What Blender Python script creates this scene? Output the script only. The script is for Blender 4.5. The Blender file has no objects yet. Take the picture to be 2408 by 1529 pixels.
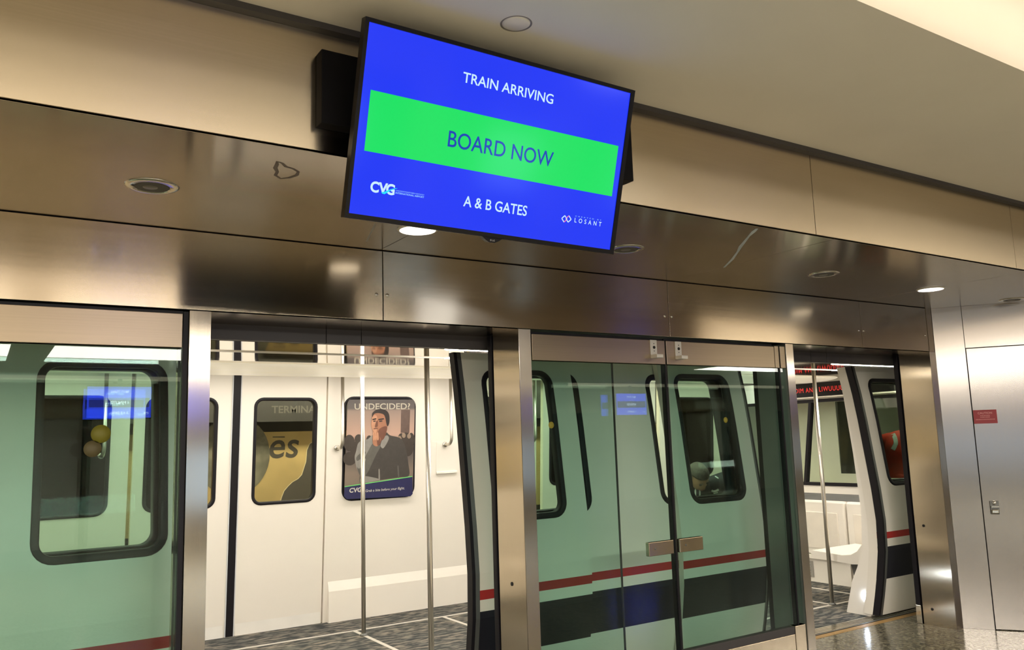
import bpy, bmesh, math, random
from mathutils import Vector, Matrix
random.seed(7)
SC = bpy.context.scene
COL = SC.collection
PI = math.pi
# ------------------------------------------------------------------ camera
FPX, YAW, PITCH, ROLL = 1940.98, 0.576215, 0.138486, -0.030836
EYE = Vector((0, 0, 1.6))
def cam_axes():
    cy, sy = math.cos(YAW), math.sin(YAW)
    f = Vector((sy*math.cos(PITCH), cy*math.cos(PITCH), math.sin(PITCH)))
    r = Vector((cy, -sy, 0)); u = r.cross(f)
    return math.cos(ROLL)*r + math.sin(ROLL)*u, -math.sin(ROLL)*r + math.cos(ROLL)*u, f
CR, CU, CF = cam_axes()
cd = bpy.data.cameras.new('camera'); cam = bpy.data.objects.new('camera', cd); COL.objects.link(cam)
cd.sensor_fit = 'HORIZONTAL'; cd.sensor_width = 36; cd.lens = FPX/2408*36; cd.clip_start = .02; cd.clip_end = 200
m = Matrix((CR, CU, -CF)).transposed().to_4x4(); m.translation = EYE
cam.matrix_world = m
SC.camera = cam
# ------------------------------------------------------------------ view, world
vs = SC.view_settings
SC.display_settings.display_device = 'sRGB'
vs.view_transform = 'Standard'; vs.look = 'None'; vs.exposure = 0.0; vs.gamma = 1; vs.use_curve_mapping = False
w = bpy.data.worlds.new('world'); SC.world = w; w.use_nodes = True
w.node_tree.nodes['Background'].inputs[0].default_value = (1, .84, .62, 1)
w.node_tree.nodes['Background'].inputs[1].default_value = .25
# strengths of the lights, added unseen ones included
E_TROFFER, E_COVE, E_RAISED, E_DOWN, E_TRAIN, E_TUNNEL, E_ADDED_BLUE = 28.0, 42.0, 1.4, 2.4, 60.0, 75.0, 2.6
def area(name, loc, rot, sx, sy, power, col):
    l = bpy.data.lights.new(name, 'AREA'); l.shape = 'RECTANGLE'; l.size = sx; l.size_y = sy; l.energy = power; l.color = col
    o = bpy.data.objects.new(name, l); COL.objects.link(o); o.location = loc; o.rotation_euler = rot
    return o
area('added_cove_lamp', (3.0, 1.15, 3.12), (PI*.80, 0, 0), 12, .12, E_COVE, (1, .90, .74))      # unseen lamp added under the raised ceiling to brighten its riser

# ------------------------------------------------------------------ helpers
def ray(px, py):
    return (px-1204)/FPX*CR - (py-764.5)/FPX*CU + CF
def on_plane(px, py, p, n):
    d = ray(px, py); t = (Vector(p)-EYE).dot(n)/d.dot(n)
    return EYE + d*t
def ony(px, py, y): return on_plane(px, py, (0, y, 0), Vector((0, 1, 0)))

def node_mat(name):
    mt = bpy.data.materials.new(name); mt.use_nodes = True
    return mt, mt.node_tree.nodes, mt.node_tree.links, mt.node_tree.nodes['Principled BSDF']
def noise_col(nt, c1, c2, scale, stretch=(1, 1, 1), detail=3, lo=.35, hi=.65, coord='Object'):
    N, L = nt.nodes, nt.links
    tc = N.new('ShaderNodeTexCoord'); mp = N.new('ShaderNodeMapping'); mp.inputs['Scale'].default_value = stretch
    L.new(tc.outputs[coord], mp.inputs[0])
    nz = N.new('ShaderNodeTexNoise'); nz.inputs['Scale'].default_value = scale; nz.inputs['Detail'].default_value = detail
    L.new(mp.outputs[0], nz.inputs['Vector'])
    rp = N.new('ShaderNodeValToRGB'); rp.color_ramp.elements[0].position = lo; rp.color_ramp.elements[1].position = hi
    rp.color_ramp.elements[0].color = (*c1, 1); rp.color_ramp.elements[1].color = (*c2, 1)
    L.new(nz.outputs[0], rp.inputs[0])
    return rp, nz, mp
MATS = {}
def pm(name, c, rough=.5, metal=0, var=.06, scale=6, spec=.5, emit=None, es=0):
    if name in MATS: return MATS[name]
    mt, N, L, b = node_mat(name)
    c2 = tuple(min(1, x*(1-var)) for x in c)
    rp, nz, mp = noise_col(mt.node_tree, c2, c, scale)
    L.new(rp.outputs[0], b.inputs['Base Color'])
    b.inputs['Roughness'].default_value = rough; b.inputs['Metallic'].default_value = metal
    b.inputs['Specular IOR Level'].default_value = spec
    if emit: b.inputs['Emission Color'].default_value = (*emit, 1); b.inputs['Emission Strength'].default_value = es
    MATS[name] = mt
    return mt
def steel(name, tangent, grain, base=(.60, .545, .46), rough=.30, aniso=.9, var=.95):
    mt, N, L, b = node_mat(name)
    rp, nz, mp = noise_col(mt.node_tree, tuple(x*var for x in base), base, 3, grain, 6)
    L.new(rp.outputs[0], b.inputs['Base Color'])
    b.inputs['Metallic'].default_value = 1; b.inputs['Anisotropic'].default_value = aniso
    r2 = N.new('ShaderNodeMapRange'); r2.inputs[3].default_value = rough*.9; r2.inputs[4].default_value = rough*1.12
    L.new(nz.outputs[0], r2.inputs[0]); L.new(r2.outputs[0], b.inputs['Roughness'])
    v = N.new('ShaderNodeCombineXYZ')
    for i in range(3): v.inputs[i].default_value = tangent[i]
    L.new(v.outputs[0], b.inputs['Tangent'])
    MATS[name] = mt
    return mt
STEEL_H = steel('brushed_steel_horizontal', (0, 0, 1), (.4, 40, 60), (.55, .46, .345), .14, .85)
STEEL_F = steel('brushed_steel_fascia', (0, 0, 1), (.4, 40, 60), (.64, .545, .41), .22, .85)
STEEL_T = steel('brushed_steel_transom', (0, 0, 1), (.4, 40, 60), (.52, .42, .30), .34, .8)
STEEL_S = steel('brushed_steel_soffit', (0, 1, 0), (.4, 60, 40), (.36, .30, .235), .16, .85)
STEEL_V = steel('brushed_steel_upright', (1, 0, 0), (60, 60, .4), (.60, .53, .44), .17, .9)
STEEL_J = steel('brushed_steel_reveal', (0, 1, 0), (60, 60, .4), (.62, .53, .40), .17, .9)
STEEL_A = steel('brushed_steel_angled', (.574, -.819, 0), (60, 60, .4), (.50, .455, .41), .24, .9, .985)
def glass(name, tint, ior=1.5, rough=0):
    mt, N, L, b = node_mat(name)
    N.remove(b); out = [n for n in N if n.type == 'OUTPUT_MATERIAL'][0]
    t = N.new('ShaderNodeBsdfTransparent'); g = N.new('ShaderNodeBsdfGlossy'); geo = N.new('ShaderNodeNewGeometry'); mx = N.new('ShaderNodeMixShader')
    rp, nz, mp = noise_col(mt.node_tree, tuple(x*.985 for x in tint), tint, 2)
    L.new(rp.outputs[0], t.inputs[0])
    g.inputs['Roughness'].default_value = rough
    def mth(op, a, b):
        n = N.new('ShaderNodeMath'); n.operation = op
        for i, q in enumerate((a, b)):
            if q is None: continue
            if isinstance(q, (int, float)): n.inputs[i].default_value = q
            else: L.new(q, n.inputs[i])
        return n.outputs[0]
    dt = N.new('ShaderNodeVectorMath'); dt.operation = 'DOT_PRODUCT'; L.new(geo.outputs['Incoming'], dt.inputs[0]); L.new(geo.outputs['Normal'], dt.inputs[1])
    f0 = ((ior-1)/(ior+1))**2
    fr = mth('ADD', mth('MULTIPLY', mth('POWER', mth('SUBTRACT', 1.0, mth('ABSOLUTE', dt.outputs['Value'], None)), 5.0), 1-f0), f0)
    L.new(fr, mx.inputs[0]); L.new(t.outputs[0], mx.inputs[1]); L.new(g.outputs[0], mx.inputs[2])
    L.new(mx.outputs[0], out.inputs[0])
    MATS[name] = mt
    return mt
def emis(name, c, s):
    return pm(name, (.02, .02, .02), .3, emit=c, es=s)
def lin(r, g, b): return tuple((x/255/12.92 if x/255 <= .04045 else ((x/255+.055)/1.055)**2.4) for x in (r, g, b))

GLASS_P = glass('platform_glass', (.89, .965, .94), 1.38)
GLASS_T = glass('train_glass', (.86, .90, .85), 1.13)
M_DRY = pm('painted_plaster', (.86, .79, .68), .8, scale=2, var=.03)
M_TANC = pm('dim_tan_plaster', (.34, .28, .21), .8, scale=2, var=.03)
M_DARK = pm('dark_gap', (.012, .011, .011), .7)
M_RUB = pm('black_rubber', (.009, .0075, .010), .45, spec=.25)
M_BLK = pm('matt_black_metal', (.004, .0035, .0045), .6, spec=.15)
M_LINT = pm('dark_grey_metal', (.055, .048, .046), .5)
M_WHITE = pm('train_white_paint', (.80, .75, .65), .28, var=.02)
M_INT = pm('cream_moulded_plastic', (.86, .81, .72), .32, var=.02, scale=2)
M_RED = pm('red_stripe_paint', (.42, .022, .022), .3)
M_NAVY = pm('blue_black_band_paint', (.014, .013, .019), .5, spec=.25)
M_GREY = pm('grey_edge_metal', (.16, .16, .15), .4, .6)
M_CHR = pm('polished_chrome', (.72, .69, .62), .12, 1, var=.02)
M_SAT = pm('satin_steel_tube', (.70, .66, .58), .32, 1, var=.03)
M_MIR = pm('polished_ceiling_panel', (.72, .66, .54), .05, 1, var=.02)
M_STRIP = pm('pale_floor_strip', (.52, .49, .43), .4)
M_TANW = pm('tan_cladding', (.60, .50, .37), .5)

class B:
    def __init__(s): s.bm = bmesh.new(); s.cache = {}
    def v(s, p): return s.bm.verts.new(p)
    def f(s, vs, mi=0):
        try: fc = s.bm.faces.new(vs); fc.material_index = mi; return fc
        except ValueError: return None
    def box(s, x0, x1, y0, y1, z0, z1, mi=0, bev=0):
        P = [s.v((x, y, z)) for x in (x0, x1) for y in (y0, y1) for z in (z0, z1)]
        fs = [s.f([P[i] for i in q], mi) for q in ((0, 1, 3, 2), (4, 6, 7, 5), (0, 4, 5, 1), (2, 3, 7, 6), (0, 2, 6, 4), (1, 5, 7, 3))]
        if bev:
            es = list({e for fc in fs for e in fc.edges})
            bmesh.ops.bevel(s.bm, geom=es, offset=bev, segments=2, affect='EDGES', profile=.5, material=mi)
        return s
    def prism(s, pts, axis, a, b, mi=0):
        # polygon in the two other axes, extruded along axis from a to b
        def mk(p, t): return {'x': (t, p[0], p[1]), 'y': (p[0], t, p[1]), 'z': (p[0], p[1], t)}[axis]
        A = [s.v(mk(p, a)) for p in pts]; C = [s.v(mk(p, b)) for p in pts]; n = len(pts)
        s.f(A[::-1], mi); s.f(C, mi)
        for i in range(n): s.f([A[i], A[(i+1) % n], C[(i+1) % n], C[i]], mi)
        return s
    def tube(s, path, r, n=16, mi=0, caps=True):
        path = [Vector(p) for p in path]; rings = []
        rr = r if isinstance(r, (list, tuple)) else [r]*len(path)
        up = None
        for i, p in enumerate(path):
            d = (path[min(i+1, len(path)-1)] - path[max(i-1, 0)]).normalized()
            if up is None: up = Vector((0, 0, 1)) if abs(d.z) < .9 else Vector((1, 0, 0))
            a = d.cross(up).normalized(); b = a.cross(d).normalized(); up = b
            rings.append([s.v(p + rr[i]*(math.cos(2*PI*k/n)*a + math.sin(2*PI*k/n)*b)) for k in range(n)])
        for A, C in zip(rings, rings[1:]):
            for k in range(n):
                fc = s.f([A[k], A[(k+1) % n], C[(k+1) % n], C[k]], mi)
                if fc: fc.smooth = True
        if caps: s.f(rings[0][::-1], mi); s.f(rings[-1], mi)
        return s
    def lathe(s, prof, c, axis='z', n=40, mi=0):
        rings = []
        for r, h in prof:
            ring = []
            for k in range(n):
                a = 2*PI*k/n; x, y = max(r, 1e-5)*math.cos(a), max(r, 1e-5)*math.sin(a)
                p = {'z': (x, y, h), 'y': (x, h, y), 'x': (h, x, y)}[axis]
                ring.append(s.v(Vector(c)+Vector(p)))
            rings.append(ring)
        for A, C in zip(rings, rings[1:]):
            for k in range(n):
                fc = s.f([A[k], A[(k+1) % n], C[(k+1) % n], C[k]], mi)
                if fc: fc.smooth = True
        s.f(rings[0], mi); s.f(rings[-1][::-1], mi)
        return s
    def flat(s, pts, fn, d=0, mi=0):
        # polygon (u, v) placed through fn(u, v, depth)
        A = [s.v(fn(u, v, d)) for u, v in pts]
        if len(A) <= 4: s.f(A, mi)
        else:
            es = [s.bm.edges.new((A[i], A[(i+1) % len(A)])) for i in range(len(A))]
            r = bmesh.ops.triangle_fill(s.bm, edges=es, use_beauty=True)
            for g in r['geom']:
                if isinstance(g, bmesh.types.BMFace): g.material_index = mi
        return s
    def text(s, txt, u0, u1, v0, v1, fn, d=0, mi=0, bold=0, shear=0, space=1, flip=False):
        c = bpy.data.curves.new('glyphs', 'FONT'); c.body = txt; c.size = 1; c.offset = bold; c.shear = shear; c.space_character = space; c.resolution_u = 4
        o = bpy.data.objects.new('glyphs', c); me = bpy.data.meshes.new_from_object(o)
        xs = [q.co.x for q in me.vertices]; ys = [q.co.y for q in me.vertices]
        ax, bx, ay, by = min(xs), max(xs), min(ys), max(ys)
        vv = []
        for q in me.vertices:
            u = (q.co.x-ax)/(bx-ax); v = (q.co.y-ay)/(by-ay)
            vv.append(s.v(fn(u0+(u1-u0)*(1-u if flip else u), v0+(v1-v0)*v, d)))
        for p in me.polygons: s.f([vv[i] for i in p.vertices], mi)
        bpy.data.objects.remove(o); bpy.data.curves.remove(c); bpy.data.meshes.remove(me)
        return s
    # ---- rows of a wall that follows a section y = yf(z), with rounded window holes
    def wall(s, xa, xb, zs, yf, t, holes=(), mi=lambda z: 0):
        zz = set(round(z, 5) for z in zs); z_lo, z_hi = min(zz), max(zz)
        for h in holes:
            for k in range(7):
                a = PI/2*k/6; zz.add(round(h[2]+h[4]*(1-math.cos(a)), 5)); zz.add(round(h[3]-h[4]*(1-math.cos(a)), 5))
        zz = sorted(z for z in zz if z_lo <= z <= z_hi); cache = {}
        def V(x, z, l):
            k = (round(x, 5), round(z, 5), l)
            if k not in cache: cache[k] = s.v((x, yf(z)+(t if l else 0), z))
            return cache[k]
        def hb(h, z):
            x0, x1, z0, z1, r = h
            if z < z0-1e-6 or z > z1+1e-6: return None
            d = 0
            if z < z0+r: d = r-math.sqrt(max(0, r*r-(z0+r-z)**2))
            if z > z1-r: d = r-math.sqrt(max(0, r*r-(z-z1+r)**2))
            return x0+d, x1-d
        for a, b in zip(zz, zz[1:]):
            mid = (a+b)/2; inn = [h for h in holes if h[2] < mid < h[3]]; m_ = mi(mid)
            segs = []
            pa = pb = xa
            for h in sorted(inn):
                A, C = hb(h, a), hb(h, b)
                segs.append((pa, A[0], pb, C[0])); pa, pb = A[1], C[1]
            segs.append((pa, xb, pb, xb))
            for (l0, r0, l1, r1) in segs:
                bot = [l0]; top = [l1]
                for h in sorted(holes):
                    if h in inn: continue
                    if abs(h[3]-a) < 1e-5: q = hb(h, a); bot += [q[0], q[1]] if l0-1e-6 <= q[0] and q[1] <= r0+1e-6 else []
                    if abs(h[2]-b) < 1e-5: q = hb(h, b); top += [q[0], q[1]] if l1-1e-6 <= q[0] and q[1] <= r1+1e-6 else []
                bot.append(r0); top.append(r1)
                for l in (0, 1):
                    vs_ = [V(x, a, l) for x in bot]+[V(x, b, l) for x in top[::-1]]
                    s.f(vs_ if l == 0 else vs_[::-1], m_ if l == 0 else 0)
            for x, fl in ((xa, 0), (xb, 1)):
                q = [V(x, a, 0), V(x, b, 0), V(x, b, 1), V(x, a, 1)]; s.f(q if not fl else q[::-1], 0)
            for h in inn:
                A, C = hb(h, a), hb(h, b)
                for i in (0, 1): s.f([V(A[i], a, 0), V(A[i], a, 1), V(C[i], b, 1), V(C[i], b, 0)], 0)
        for h in holes:
            for z in (h[2], h[3]):
                q = hb(h, round(z, 5)); s.f([V(q[0], z, 0), V(q[1], z, 0), V(q[1], z, 1), V(q[0], z, 1)], 0)
        for z in (zz[0], zz[-1]): s.f([V(xa, z, 0), V(xb, z, 0), V(xb, z, 1), V(xa, z, 1)], 0)
        return s
    @staticmethod
    def loop(h, ins=0, n=7):
        x0, x1, z0, z1, r = h; x0 += ins; x1 -= ins; z0 += ins; z1 -= ins; r = max(r-ins, .01); out = []
        def run(a, b, k=5): return [(a[0]+(b[0]-a[0])*i/k, a[1]+(b[1]-a[1])*i/k) for i in range(1, k)]
        for cx, cz, a0 in ((x1-r, z0+r, -PI/2), (x1-r, z1-r, 0), (x0+r, z1-r, PI/2), (x0+r, z0+r, PI)):
            arc = [(cx+r*math.cos(a0+PI/2*i/(n-1)), cz+r*math.sin(a0+PI/2*i/(n-1))) for i in range(n)]
            if out: out += run(out[-1], arc[0])
            out += arc
        return out + run(out[-1], out[0])
    def ring(s, h, wd, yf, p, d, mi=0):
        O, I = s.loop(h), s.loop(h, wd); n = len(O)
        L4 = [[s.v((x, yf(z)+o, z)) for x, z in q] for q, o in ((O, d), (O, -p*.4), (O if False else s.loop(h, wd*.15), -p), (s.loop(h, wd*.85), -p), (I, -p*.4), (I, d))]
        for A, C in zip(L4, L4[1:]+L4[:1]):
            for i in range(n):
                fc = s.f([A[i], A[(i+1) % n], C[(i+1) % n], C[i]], mi)
                if fc: fc.smooth = True
        return s
    def pane(s, h, yf, off, th=.006, mi=0, rows=10):
        x0, x1, z0, z1, r = h; zz = set()
        for k in range(7): a = PI/2*k/6; zz |= {z0+r*(1-math.cos(a)), z1-r*(1-math.cos(a))}
        zz |= {z0+r+(z1-z0-2*r)*i/rows for i in range(rows+1)}; zz = sorted(zz); rows_ = []
        for z in zz:
            d = 0
            if z < z0+r: d = r-math.sqrt(max(0, r*r-(z0+r-z)**2))
            if z > z1-r: d = r-math.sqrt(max(0, r*r-(z-z1+r)**2))
            rows_.append([s.v((x, yf(z)+off+o, z)) for o in (0, th) for x in (x0+d, x1-d)])
        for A, C in zip(rows_, rows_[1:]):
            s.f([A[0], A[1], C[1], C[0]], mi); s.f([A[2], C[2], C[3], A[3]], mi)
            s.f([A[0], C[0], C[2], A[2]], mi); s.f([A[1], A[3], C[3], C[1]], mi)
        for A in (rows_[0], rows_[-1]): s.f([A[0], A[1], A[3], A[2]], mi)
        return s
    def done(s, name, mats, parent=None, world=True, smooth=False):
        bmesh.ops.remove_doubles(s.bm, verts=s.bm.verts, dist=1e-6)
        bmesh.ops.recalc_face_normals(s.bm, faces=s.bm.faces)
        me = bpy.data.meshes.new(name); s.bm.to_mesh(me); s.bm.free()
        for mt in (mats if isinstance(mats, (list, tuple)) else [mats]): me.materials.append(mt)
        if smooth:
            for p in me.polygons: p.use_smooth = True
        o = bpy.data.objects.new(name, me); COL.objects.link(o)
        if parent:
            o.parent = parent
            if world and parent.type == 'EMPTY': o.matrix_parent_inverse = WORLD[parent].inverted()
        return o
WORLD = {}
def tag(o, label, cat, group=None, kind=None):
    o['label'] = label; o['category'] = cat
    if group: o['group'] = group
    if kind: o['kind'] = kind
    return o
def thing(name, label, cat, loc=(0, 0, 0), rot=None, group=None, kind=None):
    o = bpy.data.objects.new(name, None); COL.objects.link(o); o.empty_display_size = .1
    mt = rot.to_4x4() if rot is not None else Matrix.Identity(4)
    mt.translation = Vector(loc); o.matrix_world = mt; WORLD[o] = mt.copy()
    return tag(o, label, cat, group, kind)
def struct(o, label, cat): return tag(o, label, cat, kind='structure')
def interp(tab):
    def f(z):
        if z <= tab[0][0]: return tab[0][1]
        for (a, ya), (b, yb) in zip(tab, tab[1:]):
            if z <= b: return ya+(yb-ya)*(z-a)/(b-a)
        return tab[-1][1]
    return f
def skin(name, verts, edges, mats, parent, sub=2, world=True):
    me = bpy.data.meshes.new(name); me.from_pydata([q[:3] for q in verts], edges, [])
    o = bpy.data.objects.new(name, me); COL.objects.link(o)
    md = o.modifiers.new('skin', 'SKIN'); md.use_smooth_shade = True
    for i, q in enumerate(verts):
        sv = me.skin_vertices[0].data[i]; r = q[3]; sv.radius = (r, q[4] if len(q) > 4 else r); sv.use_root = i == 0
    sb = o.modifiers.new('sub', 'SUBSURF'); sb.levels = sub; sb.render_levels = sub
    dg = bpy.context.evaluated_depsgraph_get(); m2 = bpy.data.meshes.new_from_object(o.evaluated_get(dg))
    o.modifiers.clear(); o.data = m2; m2.materials.clear(); m2.materials.append(mats)
    for p in m2.polygons: p.use_smooth = True
    if parent: o.parent = parent; o.matrix_parent_inverse = WORLD[parent].inverted()
    return o

# ================================================================== PLATFORM SHELL
YH, YR, YF = 3.845, 4.16, 2.612            # header face, back of the door reveals, fascia face
ZS, ZD, ZC = 2.588, 2.22, 3.045            # soffit, door head, ceiling
mt, N, L, b = node_mat('terrazzo')
tc = N.new('ShaderNodeTexCoord'); vo = N.new('ShaderNodeTexVoronoi'); vo.inputs['Scale'].default_value = 55
L.new(tc.outputs['Object'], vo.inputs['Vector'])
rp = N.new('ShaderNodeValToRGB'); rp.color_ramp.interpolation = 'CONSTANT'
for i, (p, c) in enumerate(((0, (.17, .155, .105)), (.3, (.24, .22, .155)), (.55, (.12, .115, .085)), (.75, (.32, .295, .21)), (.9, (.075, .07, .06)))):
    e = rp.color_ramp.elements[i] if i < 2 else rp.color_ramp.elements.new(p)
    e.position = p; e.color = (*c, 1)
sx = N.new('ShaderNodeSeparateColor'); L.new(vo.outputs['Color'], sx.inputs[0]); L.new(sx.outputs[0], rp.inputs[0])
L.new(rp.outputs[0], b.inputs['Base Color']); b.inputs['Roughness'].default_value = .16
TERR = mt
o = B().box(-16, 24, -9, 4.36, -.2, 0).done('floor', TERR); struct(o, 'speckled green-grey polished terrazzo platform floor', 'floor')
o = B().box(-16, 24, 4.36, 4.42, -.2, .002, bev=.001).done('trim_1', pm('ochre_edge_strip', (.42, .25, .08), .5)); struct(o, 'ochre warning strip along the platform edge', 'trim')
o = B().box(-16, 24, 1.55, 2.612, ZC, 3.6).done('ceiling', M_DRY); struct(o, 'low painted ceiling band above the display screen', 'ceiling')
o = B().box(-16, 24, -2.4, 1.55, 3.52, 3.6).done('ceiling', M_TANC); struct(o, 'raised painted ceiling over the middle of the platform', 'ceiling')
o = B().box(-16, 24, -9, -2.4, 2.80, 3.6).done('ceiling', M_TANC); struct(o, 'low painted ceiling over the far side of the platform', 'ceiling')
o = B().box(-16, 24, 2.575, 2.62, 3.022, 3.05).done('trim_2', M_LINT); struct(o, 'dark shadow gap where fascia meets the ceiling', 'trim')
# fascia, soffit and header are clad in separate brushed panels with open joints
o = B().box(-16, 24, YF+.012, YF+.05, ZS+.008, ZC).box(-12, 18, YF+.05, YH+.03, ZS+.008, ZS+.03).box(-12, 18, YH+.012, YH+.3, ZD+.01, ZS+.01).done('wall_front', M_DARK)
struct(o, 'dark backing behind the brushed steel fascia, soffit and header panels', 'wall')
fx = [-6, -2.4, -.4, 1.6, 3.575, 5.59, 7.6, 12]
names = ['beyond the left picture edge', 'far left', 'left of the display', 'behind the display', 'right of the display', 'above the angled steel wall', 'far right']
for (a, c), nm in zip(zip(fx, fx[1:]), names):
    o = B().box(a+.002, c-.002, YF, YF+.012, ZS+.0085, 3.022, bev=.001).done('trim_3', STEEL_F); struct(o, 'upright brushed steel fascia panel, ' + nm, 'panel')
fx = [-6, -2.4, -.33, 1.70, 3.72, 5.73, 7.75, 12]
for (a, c), nm in zip(zip(fx, fx[1:]), names):
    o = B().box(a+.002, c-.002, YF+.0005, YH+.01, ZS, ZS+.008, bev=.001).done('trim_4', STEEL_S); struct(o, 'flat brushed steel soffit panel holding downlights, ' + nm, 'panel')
hx = [-6, -2.3, -.3, 1.717, 3.70, 5.72, 6.62]
hn = ['far beyond the left picture edge', 'outside the picture to the left', 'over the left glass panel', 'over the left train doorway', 'over the glass emergency doors', 'over the right train doorway']
for (a, c), nm in zip(zip(hx, hx[1:]), hn):
    t = thing('trim_5', 'brushed steel header panel, ' + nm, 'panel', ((a+c)/2, YH, ZD), kind='structure')
    B().box(a+.002, c-.002, YH, YH+.012, ZD+.004, ZS-.004, bev=.001).done('panel_face', STEEL_H, t)
    for x in (a+.024, c-.036):
        B().lathe([(.001, -.004), (.007, -.004), (.010, 0), (.010, .002)], (x, YH, 2.355), 'y', 16).done('rivet', M_CHR, t)
o = B().box(6.625, 6.70, YH, YH+.012, ZD, ZS, bev=.001).done('trim_6', STEEL_H); struct(o, 'narrow brushed steel header end piece beside the angled wall', 'panel')
# underside of the header and the dark lintel of each doorway
for a, c, nm in ((.87, 2.54, 'left'), (4.89, 6.62, 'right')):
    o = B().box(a, c, YH+.012, 4.215, ZD, ZD+.009).done('trim_7', STEEL_S); struct(o, f'steel underside of the header above the {nm} train doorway', 'trim')
    YL = 4.215; t = thing('trim_8', f'dark grey lintel above the {nm} train doorway', 'lintel', (a, YR, 2.135), kind='structure')
    for x0, x1 in ((a-.1, a+.68), (a+.684, a+.88), (a+.884, c+.25)):
        B().box(x0, x1, YL, YL+.05, 2.143, 2.33, bev=.001).done('lintel_plate', M_LINT, t)
o = B().box(-6, 9, YL+.05, YL+.08, 2.25, 2.6).done('trim_9', M_DARK); struct(o, 'dark closure strip above the train roof line', 'trim')
# steel posts
def post(x0, x1, label, holes=(), back=STEEL_J):
    t = thing('pillar', label, 'pillar', (x0, YH, 0), kind='structure')
    B().box(x0, x1, YH, YH+.004, 0, ZD, bev=.001).done('front_face', STEEL_V, t)
    B().box(x0, x1, YH+.004, 4.12, 0, ZD).done('post_body', back, t)
    for y, z in holes:
        B().lathe([(.001, -.003), (.011, -.003), (.011, .002)], (x0, y, z), 'x', 16).done('bolt_hole', M_DARK, t)
    return t
post(.78, .873, 'steel post between the left glass panel and the left train doorway')
post(2.54, 2.622, 'steel post with one bolt hole right of the left train doorway', [(3.99, .81)])
post(4.813, 4.893, 'steel post left of the right train doorway', back=pm('shaded_post_side', (.20, .21, .19), .3, .6))  # sides coloured darker for the unlit pocket behind the glass
post(6.622, 6.704, 'steel post with two bolt holes right of the right train doorway', [(4.045, .795), (4.04, .13)])
post(-3.35, -3.26, 'steel post beyond the left picture edge')

# ---------------- fixed glass screens in the steel front
GY0, GY1 = 3.866, 3.878
def rail(x0, x1, z0, z1, mat, name, par, y0=3.852, y1=3.90, bev=.002):
    return B().box(x0, x1, y0, y1, z0, z1, bev=bev).done(name, mat, par)
d1 = thing('door_1', 'large green-tinted glass screen at the left picture edge, blue display reflected in it', 'glass door', (-.3, 3.87, 0), kind='structure')
rail(-1.23, .752, 2.052, 2.204, STEEL_T, 'transom', d1)
rail(-1.23, .752, 0, .25, STEEL_H, 'bottom_rail', d1)
rail(-1.23, .752, .25, .30, M_LINT, 'sill_strip', d1)
B().box(-1.23, .752, GY0, GY1, .30, 2.052).done('glass_pane', GLASS_P, d1)
B().box(.757, .778, 3.86, 3.96, 0, 2.215).done('edge_gasket', M_RUB, d1)
B().box(-1.25, .757, 3.87, 3.96, 2.204, 2.218).done('head_gasket', M_RUB, d1)
d2 = thing('door_2', 'left leaf of the glass emergency double door, three tinted layers behind', 'glass door', (2.63, 3.87, 0), kind='structure')
d3 = thing('door_3', 'right leaf of the glass emergency double door, white light strip reflected at its top', 'glass door', (3.67, 3.87, 0), kind='structure')
for d, a, c in ((d2, 2.634, 3.655), (d3, 3.668, 4.695)):
    rail(a, c, 2.046, 2.196, STEEL_T, 'transom', d)
    rail(a, c, 0, .25, STEEL_H, 'bottom_rail', d)
    rail(a, c, .25, .30, M_LINT, 'sill_strip', d)
    B().box(a, c, GY0, GY1, .30, 2.046).done('glass_pane', GLASS_P, d)
    B().box(a, c, 3.87, 3.90, 2.198, 2.212).done('head_gasket', M_RUB, d)
B().box(3.6555, 3.6675, 3.86, 3.90, 0, 2.21).done('meeting_seal', M_RUB, d2)
M_SWP = pm('pale_satin_plate', (.74, .70, .62), .5, .35, var=.03)
def key_switch(d, x, z):
    k = B().box(x-.027, x+.027, 3.846, 3.852, z-.002, z+.092, bev=.001).done('key_switch_plate', M_SWP, d)
    B().lathe([(.001, -.003), (.0095, -.003), (.0095, .002)], (x+.002, 3.846, z+.045), 'y', 20).done('key_hole', M_DARK, k)
    for dz in (.068, .022): B().lathe([(.001, -.002), (.0035, -.002), (.0035, .001)], (x+.002, 3.846, z+dz), 'y', 10).done('screw', M_GREY, k)
    q = B().box(x-.027, x+.027, 3.792, 3.852, z-.025, z-.003, bev=.002).done('latch_block', M_SWP, d)
key_switch(d2, 3.556, 2.105); key_switch(d3, 3.768, 2.103)
def push_plate(d, x0, x1):
    p = B().box(x0, x1, 3.835, 3.865, .884, .965, bev=.003).done('push_plate', STEEL_H, d)
    B().lathe([(.001, -.002), (.006, -.002), (.006, .002)], (x0+.05, 3.835, .925), 'y', 14).done('screw', M_GREY, p)
push_plate(d2, 3.42, 3.622); push_plate(d3, 3.672, 3.872)
d4 = thing('door_4', 'narrow dark glass strip between the emergency doors and the steel post', 'glass door', (4.76, 3.87, 0), kind='structure')
rail(4.70, 4.742, 2.046, 2.2, STEEL_T, 'transom', d4); rail(4.756, 4.812, 2.046, 2.2, STEEL_T, 'transom', d4)
rail(4.70, 4.812, 0, .30, STEEL_H, 'bottom_rail', d4)
B().box(4.70, 4.742, GY0, GY1, .30, 2.046).done('glass_pane', GLASS_P, d4)
B().box(4.756, 4.812, GY0, GY1, .30, 2.046).done('glass_pane', GLASS_P, d4)
B().box(4.743, 4.755, 3.86, 3.90, 0, 2.2).done('edge_gasket', M_RUB, d4)
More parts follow.
